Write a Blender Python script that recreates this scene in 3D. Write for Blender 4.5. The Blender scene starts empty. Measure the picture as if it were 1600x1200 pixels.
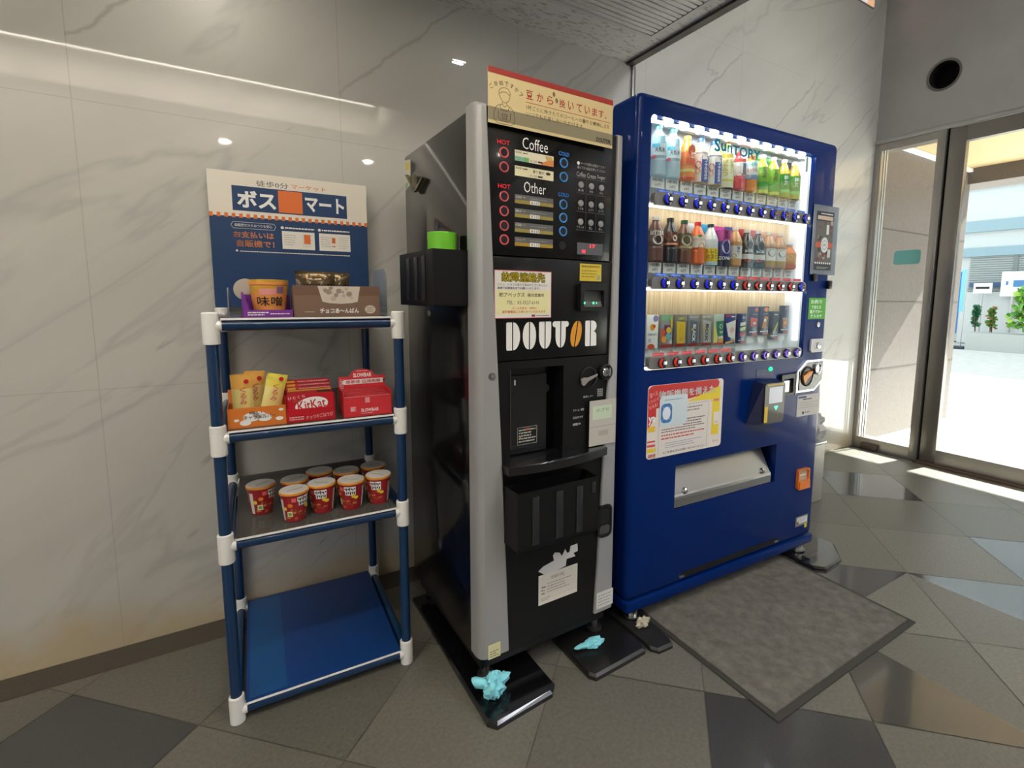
import bpy, bmesh, math, random
from mathutils import Matrix, Vector, noise
rnd = random.Random(7)
C = bpy.context.scene.collection
SC = bpy.context.scene
PI = math.pi

# ------------------------------------------------------------------ materials
def s2l(c):
    return c / 12.92 if c <= .04045 else ((c + .055) / 1.055) ** 2.4
def col(h):
    h = h.lstrip('#')
    return tuple(s2l(int(h[i:i + 2], 16) / 255) for i in (0, 2, 4)) + (1,)
MATS = {}
def mat(h, rough=.5, metal=0., coat=0., emit=0., spec=.5, name=None, coat_rough=.05):
    key = (h, rough, metal, coat, emit, spec, coat_rough)
    if key in MATS:
        return MATS[key]
    m = bpy.data.materials.new(name or 'mat_' + h.lstrip('#'))
    m.use_nodes = True
    b = m.node_tree.nodes['Principled BSDF']
    b.inputs['Base Color'].default_value = col(h)
    b.inputs['Roughness'].default_value = rough
    b.inputs['Metallic'].default_value = metal
    b.inputs['Coat Weight'].default_value = coat
    b.inputs['Coat Roughness'].default_value = coat_rough
    b.inputs['Specular IOR Level'].default_value = spec
    if emit:
        b.inputs['Emission Color'].default_value = col(h)
        b.inputs['Emission Strength'].default_value = emit
    MATS[key] = m
    return m
def nodes(m):
    nt = m.node_tree
    return nt.nodes, nt.links, nt.nodes['Principled BSDF']
def clear(name, tint='ffffff', gloss=.06, rough=.02, alpha=.0, body='cccccc'):
    """thin clear sheet: see-through with a weak mirror reflection"""
    m = bpy.data.materials.new(name); m.use_nodes = True
    nt = m.node_tree; N = nt.nodes; L = nt.links
    for n in list(N): N.remove(n)
    out = N.new('ShaderNodeOutputMaterial'); mx = N.new('ShaderNodeMixShader'); tr = N.new('ShaderNodeBsdfTransparent')
    gl = N.new('ShaderNodeBsdfGlossy'); tr.inputs[0].default_value = col(tint); gl.inputs['Roughness'].default_value = rough
    lw = N.new('ShaderNodeFresnel'); ge = N.new('ShaderNodeNewGeometry'); mr = N.new('ShaderNodeMapRange')
    mr.inputs[3].default_value = 1.4; mr.inputs[4].default_value = 1 / 1.4; L.new(ge.outputs['Backfacing'], mr.inputs[0]); L.new(mr.outputs[0], lw.inputs[0])
    L.new(lw.outputs[0], mx.inputs[0]); L.new(tr.outputs[0], mx.inputs[1]); L.new(gl.outputs[0], mx.inputs[2])
    last = mx
    if alpha:
        d = N.new('ShaderNodeBsdfDiffuse'); d.inputs[0].default_value = col(body)
        m2 = N.new('ShaderNodeMixShader'); m2.inputs[0].default_value = alpha
        L.new(mx.outputs[0], m2.inputs[1]); L.new(d.outputs[0], m2.inputs[2]); last = m2
    L.new(last.outputs[0], out.inputs[0])
    return m

def stone(name, c1, c2, scale, rough, detail=6, bump=0., coat=0., rough2=None):
    m = bpy.data.materials.new(name); m.use_nodes = True
    N, L, b = nodes(m)
    tc = N.new('ShaderNodeTexCoord'); nz = N.new('ShaderNodeTexNoise'); nz.inputs['Scale'].default_value = scale
    nz.inputs['Detail'].default_value = detail; nz.inputs['Roughness'].default_value = .65
    cr = N.new('ShaderNodeValToRGB'); cr.color_ramp.elements[0].position = .3; cr.color_ramp.elements[1].position = .7
    cr.color_ramp.elements[0].color = col(c1); cr.color_ramp.elements[1].color = col(c2)
    L.new(tc.outputs['Object'], nz.inputs['Vector']); L.new(nz.outputs['Fac'], cr.inputs[0]); L.new(cr.outputs[0], b.inputs['Base Color'])
    b.inputs['Roughness'].default_value = rough; b.inputs['Coat Weight'].default_value = coat; b.inputs['Coat Roughness'].default_value = .04
    if bump:
        bp = N.new('ShaderNodeBump'); bp.inputs['Strength'].default_value = bump; bp.inputs['Distance'].default_value = .002
        L.new(nz.outputs['Fac'], bp.inputs['Height']); L.new(bp.outputs[0], b.inputs['Normal'])
    return m

def math_node(N, L, op, a, b=None, c=None):
    n = N.new('ShaderNodeMath'); n.operation = op
    for i, v in enumerate((a, b, c)):
        if v is None: continue
        if isinstance(v, (int, float)): n.inputs[i].default_value = v
        else: L.new(v, n.inputs[i])
    return n.outputs[0]

def marble(name):
    """polished pale marble slabs with soft diagonal veins, slab joints and yellow damp stains along the foot of the wall"""
    m = bpy.data.materials.new(name); m.use_nodes = True
    N, L, b = nodes(m)
    tc = N.new('ShaderNodeTexCoord'); sep = N.new('ShaderNodeSeparateXYZ'); L.new(tc.outputs['Object'], sep.inputs[0])
    mp = N.new('ShaderNodeMapping'); mp.inputs['Rotation'].default_value = (0, math.radians(-38), 0); mp.inputs['Scale'].default_value = (.55, 1, 2.6)
    mp0 = N.new('ShaderNodeMapping')
    mp0.inputs['Rotation'].default_value = (0, math.radians(38), 0)
    L.new(tc.outputs['Object'], mp0.inputs['Vector']); mp.inputs['Rotation'].default_value = (0, 0, 0)
    L.new(mp0.outputs[0], mp.inputs['Vector'])
    n1 = N.new('ShaderNodeTexNoise'); n1.inputs['Scale'].default_value = 1.6; n1.inputs['Detail'].default_value = 7; n1.inputs['Distortion'].default_value = .5
    L.new(mp.outputs[0], n1.inputs['Vector'])
    r1 = N.new('ShaderNodeValToRGB')
    e = r1.color_ramp.elements
    e[0].position = .28; e[0].color = col('bab8b1'); e[1].position = .72; e[1].color = col('c8c6be')
    L.new(n1.outputs['Fac'], r1.inputs[0])
    # thin veins: ridge of a second noise
    n2 = N.new('ShaderNodeTexNoise'); n2.inputs['Scale'].default_value = .8; n2.inputs['Detail'].default_value = 5; n2.inputs['Distortion'].default_value = .6
    L.new(mp.outputs[0], n2.inputs['Vector'])
    d = math_node(N, L, 'ABSOLUTE', math_node(N, L, 'SUBTRACT', n2.outputs['Fac'], .5))
    v = math_node(N, L, 'SUBTRACT', 1., math_node(N, L, 'MULTIPLY', d, 75.)); 
    vc = N.new('ShaderNodeClamp'); L.new(v, vc.inputs[0])
    n3 = N.new('ShaderNodeTexNoise'); n3.inputs['Scale'].default_value = 2.3; L.new(tc.outputs['Object'], n3.inputs['Vector'])
    vm = math_node(N, L, 'MULTIPLY', vc.outputs[0], math_node(N, L, 'MULTIPLY', n3.outputs['Fac'], .6))
    mixv = N.new('ShaderNodeMixRGB'); mixv.inputs[2].default_value = col('8e8b8c'); L.new(vm, mixv.inputs[0]); L.new(r1.outputs[0], mixv.inputs[1])
    # one long dark vein that repeats in every slab
    u = math_node(N, L, 'MULTIPLY', math_node(N, L, 'FRACT', math_node(N, L, 'DIVIDE', math_node(N, L, 'ADD', sep.outputs['X'], 9.375), .75)), .75)
    nv = N.new('ShaderNodeTexNoise'); nv.inputs['Scale'].default_value = 7; nv.inputs['Detail'].default_value = 6; L.new(tc.outputs['Object'], nv.inputs['Vector'])
    line = math_node(N, L, 'ADD', math_node(N, L, 'MULTIPLY', u, .92), math_node(N, L, 'MULTIPLY', nv.outputs['Fac'], .11))
    dv = math_node(N, L, 'ABSOLUTE', math_node(N, L, 'SUBTRACT', math_node(N, L, 'SUBTRACT', sep.outputs['Z'], 1.865), line))
    vv = N.new('ShaderNodeMapRange'); vv.inputs[1].default_value = .012; vv.inputs[2].default_value = .001; L.new(dv, vv.inputs[0])
    mixl = N.new('ShaderNodeMixRGB'); mixl.inputs[2].default_value = col('7f7a74')
    L.new(math_node(N, L, 'MULTIPLY', vv.outputs[0], math_node(N, L, 'MULTIPLY', n3.outputs['Fac'], .75)), mixl.inputs[0]); L.new(mixv.outputs[0], mixl.inputs[1]); mixv = mixl
    # small dark flecks
    n4 = N.new('ShaderNodeTexNoise'); n4.inputs['Scale'].default_value = 9; n4.inputs['Detail'].default_value = 3; L.new(mp.outputs[0], n4.inputs['Vector'])
    fl = N.new('ShaderNodeMapRange'); fl.inputs[1].default_value = .69; fl.inputs[2].default_value = .78; L.new(n4.outputs['Fac'], fl.inputs[0])
    mixf = N.new('ShaderNodeMixRGB'); mixf.inputs[2].default_value = col('908d90')
    L.new(math_node(N, L, 'MULTIPLY', fl.outputs[0], .7), mixf.inputs[0]); L.new(mixv.outputs[0], mixf.inputs[1])
    # joints
    jx = math_node(N, L, 'ABSOLUTE', math_node(N, L, 'SUBTRACT', math_node(N, L, 'FRACT', math_node(N, L, 'DIVIDE', math_node(N, L, 'ADD', sep.outputs['X'], 9.375), .75)), 0.))
    ja = math_node(N, L, 'LESS_THAN', jx, .004)
    jz = math_node(N, L, 'ABSOLUTE', math_node(N, L, 'SUBTRACT', math_node(N, L, 'FRACT', math_node(N, L, 'DIVIDE', sep.outputs['Z'], .874)), 0.))
    jb = math_node(N, L, 'LESS_THAN', jz, .003)
    jj = math_node(N, L, 'MULTIPLY', math_node(N, L, 'MAXIMUM', ja, jb), .35)
    mixj = N.new('ShaderNodeMixRGB'); mixj.inputs[2].default_value = col('8f8b84'); L.new(jj, mixj.inputs[0]); L.new(mixf.outputs[0], mixj.inputs[1])
    # damp stains
    n5 = N.new('ShaderNodeTexNoise'); n5.inputs['Scale'].default_value = 5.5; n5.inputs['Detail'].default_value = 5; L.new(tc.outputs['Object'], n5.inputs['Vector'])
    zz = math_node(N, L, 'SUBTRACT', math_node(N, L, 'MULTIPLY', n5.outputs['Fac'], .32), sep.outputs['Z'])
    st = N.new('ShaderNodeMapRange'); st.inputs[1].default_value = -.03; st.inputs[2].default_value = .13; L.new(zz, st.inputs[0])
    mixs = N.new('ShaderNodeMixRGB'); mixs.inputs[2].default_value = col('b39a66')
    L.new(math_node(N, L, 'MULTIPLY', st.outputs[0], .6), mixs.inputs[0]); L.new(mixj.outputs[0], mixs.inputs[1])
    L.new(mixs.outputs[0], b.inputs['Base Color'])
    b.inputs['Roughness'].default_value = .42
    b.inputs['Coat Weight'].default_value = .85; b.inputs['Coat Roughness'].default_value = .035; b.inputs['Coat IOR'].default_value = 1.6
    return m

def wood(name):
    m = bpy.data.materials.new(name); m.use_nodes = True
    N, L, b = nodes(m)
    tc = N.new('ShaderNodeTexCoord'); mp = N.new('ShaderNodeMapping'); mp.inputs['Scale'].default_value = (60, 1, 1.5)
    nz = N.new('ShaderNodeTexNoise'); nz.inputs['Scale'].default_value = 3; nz.inputs['Detail'].default_value = 4
    cr = N.new('ShaderNodeValToRGB'); cr.color_ramp.elements[0].color = col('b99f7c'); cr.color_ramp.elements[1].color = col('d6c3a3')
    cr.color_ramp.elements[0].position = .35; cr.color_ramp.elements[1].position = .65
    L.new(tc.outputs['Object'], mp.inputs[0]); L.new(mp.outputs[0], nz.inputs['Vector']); L.new(nz.outputs['Fac'], cr.inputs[0]); L.new(cr.outputs[0], b.inputs['Base Color'])
    b.inputs['Roughness'].default_value = .4
    return m

def carpet(name):
    m = stone(name, '524f48', '706c64', 26, .95, 8, .6)
    return m

# ------------------------------------------------------------------ text
TXT = {}
def text2d(s, bold=0.):
    k = (s, bold)
    if k in TXT: return TXT[k]
    cu = bpy.data.curves.new('lettering', 'FONT'); cu.body = s; cu.size = 1; cu.offset = bold; cu.resolution_u = 2
    ob = bpy.data.objects.new('lettering', cu); C.objects.link(ob)
    dg = bpy.context.evaluated_depsgraph_get()
    me = ob.evaluated_get(dg).to_mesh()
    vs = [(v.co.x, v.co.y) for v in me.vertices]; fs = [tuple(p.vertices) for p in me.polygons]
    ob.evaluated_get(dg).to_mesh_clear()
    bpy.data.objects.remove(ob); bpy.data.curves.remove(cu)
    if vs:
        x0 = min(v[0] for v in vs); x1 = max(v[0] for v in vs); y0 = min(v[1] for v in vs); y1 = max(v[1] for v in vs)
        vs = [((a - x0) / max(1e-6, x1 - x0), (b - y0) / max(1e-6, y1 - y0)) for a, b in vs]
        asp = (x1 - x0) / max(1e-6, (y1 - y0))
    else: asp = 1
    TXT[k] = (vs, fs, asp)
    return TXT[k]

# ------------------------------------------------------------------ mesh builder
class MB:
    def __init__(s):
        s.v = []; s.f = []; s.m = []; s.sm = []; s.mats = []; s.M = Matrix.Identity(4)
    def mi(s, m):
        if m not in s.mats: s.mats.append(m)
        return s.mats.index(m)
    def add(s, verts, faces, m, smooth=False):
        o = len(s.v); k = s.mi(m)
        for p in verts: s.v.append(tuple(s.M @ Vector(p)))
        for f in faces:
            s.f.append(tuple(i + o for i in f)); s.m.append(k); s.sm.append(smooth)
    def box(s, x0, x1, y0, y1, z0, z1, m, b=0., seg=2):
        if b:
            bm = bmesh.new(); bmesh.ops.create_cube(bm, size=1)
            for v in bm.verts: v.co = ((x0 + x1) / 2 + v.co.x * (x1 - x0), (y0 + y1) / 2 + v.co.y * (y1 - y0), (z0 + z1) / 2 + v.co.z * (z1 - z0))
            bmesh.ops.bevel(bm, geom=bm.edges[:], offset=b, segments=seg, affect='EDGES', profile=.5)
            s.bm(bm, m, True); return
        P = [(x, y, z) for z in (z0, z1) for y in (y0, y1) for x in (x0, x1)]
        s.add(P, [(0, 2, 3, 1), (4, 5, 7, 6), (0, 1, 5, 4), (2, 6, 7, 3), (0, 4, 6, 2), (1, 3, 7, 5)], m)
    def bm(s, bm, m, smooth=False):
        bm.verts.ensure_lookup_table(); bm.verts.index_update()
        s.add([v.co[:] for v in bm.verts], [tuple(v.index for v in f.verts) for f in bm.faces], m, smooth); bm.free()
    def poly(s, pts, m): s.add(pts, [tuple(range(len(pts)))], m)
    def rect(s, x0, x1, z0, z1, y, m): s.add([(x0, y, z0), (x1, y, z0), (x1, y, z1), (x0, y, z1)], [(0, 1, 2, 3)], m)
    def flat(s, pts, y, m): s.add([(a, y, b) for a, b in pts], [tuple(range(len(pts)))], m)
    def disc(s, cx, cz, r, y, m, n=24, rz=None, sx=1.):
        s.flat([(cx + sx * r * math.cos(2 * PI * i / n), cz + (rz or r) * math.sin(2 * PI * i / n)) for i in range(n)], y, m)
    def ring(s, cx, cz, r0, r1, y, m, n=28):
        P = []
        for i in range(n):
            a = 2 * PI * i / n
            P += [(cx + r0 * math.cos(a), y, cz + r0 * math.sin(a)), (cx + r1 * math.cos(a), y, cz + r1 * math.sin(a))]
        s.add(P, [(2 * i, 2 * i + 1, (2 * i + 3) % (2 * n), (2 * i + 2) % (2 * n)) for i in range(n)], m)
    def line(s, x0, z0, x1, z1, w, y, m):
        d = Vector((x1 - x0, z1 - z0)); d.normalize(); n = Vector((-d.y, d.x)) * w / 2
        s.flat([(x0 + n.x, z0 + n.y), (x0 - n.x, z0 - n.y), (x1 - n.x, z1 - n.y), (x1 + n.x, z1 + n.y)], y, m)
    def pline(s, pts, w, y, m):
        for a, b in zip(pts, pts[1:]): s.line(a[0], a[1], b[0], b[1], w, y, m)
    def prism(s, pts, y0, y1, m, smooth=False):
        """(x,z) outline extruded along y"""
        n = len(pts); P = [(a, y0, b) for a, b in pts] + [(a, y1, b) for a, b in pts]
        F = [tuple(range(n)), tuple(range(2 * n - 1, n - 1, -1))]
        s.add(P, F, m); s.add(P, [(i, i + n, (i + 1) % n + n, (i + 1) % n) for i in range(n)], m, smooth)
    def slab(s, pts, z0, z1, m, ch=0.):
        """(x,y) outline extruded along z, optional chamfered top"""
        n = len(pts); P = [(a, b, z0) for a, b in pts]; rows = [P]
        cx = sum(p[0] for p in pts) / n; cy = sum(p[1] for p in pts) / n
        rows.append([(a, b, z1 - ch) for a, b in pts])
        if ch: 
            sc = [max(.0, 1 - ch * 1.6 / max(.02, math.hypot(a - cx, b - cy))) for a, b in pts]
            rows.append([(cx + (a - cx) * k, cy + (b - cy) * k, z1) for (a, b), k in zip(pts, sc)])
        V = [p for r in rows for p in r]; F = [tuple(range(n - 1, -1, -1)), tuple(range(len(V) - n, len(V)))]
        for k in range(len(rows) - 1): F += [(k * n + i, k * n + (i + 1) % n, (k + 1) * n + (i + 1) % n, (k + 1) * n + i) for i in range(n)]
        s.add(V, F, m)
    def cyl(s, p0, p1, r0, m, r1=None, n=20, caps=True, smooth=True):
        p0 = Vector(p0); p1 = Vector(p1); r1 = r0 if r1 is None else r1
        d = (p1 - p0).normalized(); a = d.orthogonal().normalized(); b = d.cross(a)
        P = []
        for c, r in ((p0, r0), (p1, r1)):
            for i in range(n): P.append(tuple(c + a * r * math.cos(2 * PI * i / n) + b * r * math.sin(2 * PI * i / n)))
        s.add(P, [(i, (i + 1) % n, (i + 1) % n + n, i + n) for i in range(n)], m, smooth)
        if caps: s.add(P, [tuple(range(n - 1, -1, -1)), tuple(range(n, 2 * n))], m)
    def lathe(s, prof, m, c=(0, 0, 0), n=28, sy=1., mats=None, axis='z', caps=True):
        P = []
        for r, z in prof:
            for i in range(n):
                a = 2 * PI * i / n
                if axis == 'z': P.append((c[0] + r * math.cos(a), c[1] + sy * r * math.sin(a), c[2] + z))
                else: P.append((c[0] + r * math.cos(a), c[1] + z, c[2] + r * math.sin(a)))
        for k in range(len(prof) - 1):
            mm = mats[k] if mats else m
            F = [(k * n + i, k * n + (i + 1) % n, (k + 1) * n + (i + 1) % n, (k + 1) * n + i) for i in range(n)]
            s.add(P, F, mm, True)
        if not caps: return
        s.add(P, [tuple(range(n - 1, -1, -1))], mats[0] if mats else m); s.add(P, [tuple(range(len(P) - n, len(P)))], mats[-1] if mats else m)
    def tube(s, pts, r, m, n=10):
        for a, b in zip(pts, pts[1:]): s.cyl(a, b, r, m, n=n)
    def ball(s, c, r, m, sx=1, sy=1, sz=1, u=16, v=10):
        bm = bmesh.new(); bmesh.ops.create_uvsphere(bm, u_segments=u, v_segments=v, radius=r)
        for q in bm.verts: q.co = (c[0] + q.co.x * sx, c[1] + q.co.y * sy, c[2] + q.co.z * sz)
        s.bm(bm, m, True)
    def txt(s, t, x0, x1, z0, z1, y, m, bold=0., rot=0., shear=None):
        vs, fs, _ = text2d(t, bold)
        if rot:
            cx, cz = (x0 + x1) / 2, (z0 + z1) / 2; w, h = (x1 - x0), (z1 - z0); c_, s_ = math.cos(rot), math.sin(rot)
            P = [(cx + (a - .5) * w * c_ - (b - .5) * h * s_, y, cz + (a - .5) * w * s_ + (b - .5) * h * c_) for a, b in vs]
        else: P = [(x0 + a * (x1 - x0), y, z0 + b * (z1 - z0)) for a, b in vs]
        s.add(P, fs, m)
    def fat(s, t, x0, x1, z0, z1, y, m, d):
        for a, b in ((-d, -d), (d, -d), (-d, d), (d, d), (0, 0)): s.txt(t, x0 + a, x1 + a, z0 + b, z1 + b, y, m)
    def vtxt(s, t, x0, x1, z0, z1, y, m, bold=0.):
        n = len(t); h = (z1 - z0) / n
        for i, ch in enumerate(t): s.txt(ch, x0, x1, z1 - (i + .93) * h, z1 - (i + .07) * h, y, m, bold)
    def fine(s, x0, x1, z0, z1, y, m, rows, seed=1, fill=.45):
        """rows of small print too fine to read: broken thin strokes"""
        r = random.Random(seed); hh = (z1 - z0) / rows
        for k in range(rows):
            z = z1 - (k + .5) * hh; x = x0
            end = x1 - (x1 - x0) * (r.random() * .3 if k else 0)
            while x < end:
                w = min(end - x, hh * r.uniform(.5, 1.6)); s.rect(x, x + w, z - hh * fill / 2, z + hh * fill / 2, y, m); x += w + hh * .22
    def rr(s, x0, x1, z0, z1, r, n=5):
        P = []
        for cx, cz, a0 in ((x1 - r, z1 - r, 0), (x0 + r, z1 - r, PI / 2), (x0 + r, z0 + r, PI), (x1 - r, z0 + r, 1.5 * PI)):
            for i in range(n + 1):
                a = a0 + PI / 2 * i / n; P.append((cx + r * math.cos(a), cz + r * math.sin(a)))
        return P
    def plate(s, outer, holes, y0, y1, m, ch=None):
        """upright plate (x,z) with holes, y0 front to y1 back; ch: list of (inset outline, y) rings for a rounded rim"""
        bm = bmesh.new()
        front = ch[0][0] if ch else outer
        yf = ch[0][1] if ch else y0
        def loop(pts, y):
            vs = [bm.verts.new((a, y, b)) for a, b in pts]
            return vs
        def fill(y, o, hs):
            E = []; out = []
            for pts in [o] + hs:
                vs = loop(pts, y); out.append(vs)
                for i in range(len(vs)): E.append(bm.edges.new((vs[i], vs[(i + 1) % len(vs)])))
            bmesh.ops.triangle_fill(bm, use_beauty=True, edges=E)
            return out
        A = fill(yf, front, holes)
        rings = [A[0]]
        if ch:
            for pts, y in ch[1:]: rings.append(loop(pts, y))
        Bk = fill(y1, outer, holes)
        rings.append(Bk[0])
        for p, q in zip(rings, rings[1:]):
            n = len(p)
            for i in range(n): bm.faces.new((p[i], p[(i + 1) % n], q[(i + 1) % n], q[i]))
        for p, q in zip(A[1:], Bk[1:]):
            n = len(p)
            for i in range(n): bm.faces.new((p[i], q[i], q[(i + 1) % n], p[(i + 1) % n]))
        bmesh.ops.recalc_face_normals(bm, faces=bm.faces)
        s.bm(bm, m, True)
    def build(s, name, parent=None, loc=(0, 0, 0), rz=0., sharp=.6, label=None, M=None):
        me = bpy.data.meshes.new(name); me.from_pydata(s.v, [], s.f)
        for m in s.mats: me.materials.append(m)
        me.polygons.foreach_set('material_index', s.m); me.polygons.foreach_set('use_smooth', s.sm)
        me.update()
        if any(s.sm): me.set_sharp_from_angle(angle=sharp)
        o = bpy.data.objects.new(name, me); C.objects.link(o)
        if parent: o.parent = parent
        o.location = loc; o.rotation_euler = (0, 0, rz)
        if label: o['label'] = label
        return o

def tag(o, label, cat, group=None):
    o['label'] = label; o['category'] = cat
    if group: o['group'] = group
    return o
def thing(name, label, cat, loc=(0, 0, 0), rz=0., group=None, tilt=(0, 0)):
    o = bpy.data.objects.new(name, None); C.objects.link(o); o.empty_display_size = .05
    o.location = loc; o.rotation_euler = (tilt[0], tilt[1], rz)
    return tag(o, label, cat, group)
def structure(o):
    o['kind'] = 'structure'; return o

# ------------------------------------------------------------------ shared looks
WHITE = mat('e9e7e2', .45); WHITEP = mat('f0efec', .6); BLACK = mat('0b0b0c', .4); INK = mat('1d1d1f', .6)
GREYTX = mat('8a8a88', .6); RED = mat('c9202c', .45); NAVY = mat('173a6a', .45); ORANGE = mat('dd6c2a', .45)
STEEL = mat('b9b9b7', .28, 1.); BRUSH = mat('8d8a86', .38, 1.); CHROME = mat('d8d8d8', .12, 1.)
BLUEMETAL = mat('022463', .3, 0., .14, spec=.1, name='blue_enamel', coat_rough=.04)
BLUEDARK = mat('0b2a70', .4, 0., .3)
GLASS = clear('door_glass', 'f4f8f7', rough=.0)
ACRYL = clear('clear_acrylic', 'e4e8ea', rough=.05, alpha=.2, body='c0cada')
SMOKE = clear('smoked_acrylic', 'b4b4b2', rough=.08, alpha=.42, body='6e6c68')

# ================================================================== setting
XF = 4.219            # inner face of the entrance front
XE = 1.782            # where the low ceiling stops
ZC = 2.3525
M_WALL = marble('polished_marble')
# --- floor of granite tiles laid diagonally
def build_floor():
    rough = [stone('flamed_granite_%d' % i, a, b, 90, .38, 4, .12) for i, (a, b) in enumerate((('5a5850', '6d6a60'), ('56544c', '68655c'), ('5e5b53', '716e64')))]
    pol = stone('polished_dark_granite', '3b3b3b', '424241', 160, .16, 4, 0, .45)
    grout = mat('5a5752', .9); border = stone('border_granite', '3f3a33', '4c463e', 120, .55, 4)
    mb = MB()
    mb.add([(-7, -7, -.003), (XF + .15, -7, -.003), (XF + .15, .02, -.003), (-7, .02, -.003)], [(0, 1, 2, 3)], grout)
    mb.add([(-7, -.115, .0003), (1.05, -.115, .0003), (1.05, .02, .0003), (-7, .02, .0003)], [(0, 1, 2, 3)], border)
    special = {(-1, 5): 'F', (5, -1): 'F', (4, 2): 'T', (3, 4): 'F', (4, 3): 'L', (5, 2): 'R', (6, 1): 'F', (1, 7): 'F', (8, 0): 'L', (7, 3): 'F', (-3, 8): 'F', (9, 2): 'R'}
    g = .0022
    def P(u, v):
        d = -.363 - .643 * u; h = 2.555 - .641 * v
        return ((h - d) / 2, (h + d) / 2)
    for n in range(-20, 20):
        for m_ in range(-20, 26):
            c = P(n + .5, m_ + .5)
            if not (-6.6 < c[0] < XF + .3 and -6.6 < c[1] < .4): continue
            k = g / .643
            a, b_, c_, d_ = P(n + k, m_ + k), P(n + 1 - k, m_ + k), P(n + 1 - k, m_ + 1 - k), P(n + k, m_ + 1 - k)
            # a: top, b_: right, c_: bottom, d_: left
            q = [a, b_, c_, d_]
            def clip(poly):
                out = []
                for ax, lim, sgn in ((1, -.117, 1), (0, XF - .05, 1)):
                    if ax == 1 and c[0] > 1.0: lim = 0.0
                    out = []
                    for i in range(len(poly)):
                        p, r = poly[i], poly[(i + 1) % len(poly)]
                        ip, ir = p[ax] <= lim, r[ax] <= lim
                        if ip: out.append(p)
                        if ip != ir:
                            t = (lim - p[ax]) / (r[ax] - p[ax]); out.append((p[0] + t * (r[0] - p[0]), p[1] + t * (r[1] - p[1])))
                    poly = out
                    if len(poly) < 3: return None
                return poly
            s = special.get((n, m_)); base = rough[rnd.randrange(3)]
            if s == 'F': parts = [(q, pol)]
            elif s == 'L': parts = [([a, c_, d_], pol), ([a, b_, c_], base)]
            elif s == 'R': parts = [([a, c_, d_], base), ([a, b_, c_], pol)]
            elif s == 'T': parts = [([a, b_, d_], pol), ([b_, c_, d_], base)]
            else: parts = [(q, base)]
            for pl, mm in parts:
                pl = clip(pl)
                if pl: mb.add([(x, y, 0) for x, y in pl], [tuple(range(len(pl)))], mm)
    structure(mb.build('floor'))
build_floor()

# --- walls
mb = MB(); mb.box(-7, XF + .2, 0, .15, 0, 3.75, M_WALL); structure(mb.build('wall_back'))
wl = mat('b9b5ae', .6)
mb = MB(); mb.box(-5.2, -5.05, -6.6, -.0, 0, 3.75, wl); structure(mb.build('wall_left'))
mb = MB(); mb.box(-5.05, XF + .2, -6.75, -6.6, 0, 3.75, wl); structure(mb.build('wall_front'))
# entrance front above the doors, with a round hole for a vent
fac = stone('facade_panel', 'a8a5a0', 'b2afaa', 3, .33, 4, 0, .35)
mb = MB()
hole = [(.405 - .092 * math.cos(2 * PI * i / 40), 2.712 + .092 * math.sin(2 * PI * i / 40)) for i in range(40)]
mb.M = Matrix.Translation((XF, 0, 0)) @ Matrix.Rotation(-PI / 2, 4, 'Z')
mb.plate([(0, 2.35), (6.6, 2.35), (6.6, 3.75), (0, 3.75)], [hole], 0, .18, fac)
mb.box(4.3, 6.6, 0, .18, 0, 2.35, fac)
structure(mb.build('wall_right'))
o = thing('wall_vent', 'round dark vent hole with a thin metal rim above the glass entrance', 'vent', (XF, -.405, 2.712), -PI / 2)
mb = MB(); mb.lathe([(.088, .0), (.102, -.004), (.104, -.001), (.1, .004), (.09, .004), (.088, 0)], mat('7c7873', .4, .6), axis='y', n=40, caps=False); mb.build('rim', o)
mb = MB(); mb.lathe([(.0905, .002), (.089, .13), (.001, .14)], mat('100f0e', .8), axis='y', n=40, caps=False); mb.build('duct', o)
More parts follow.
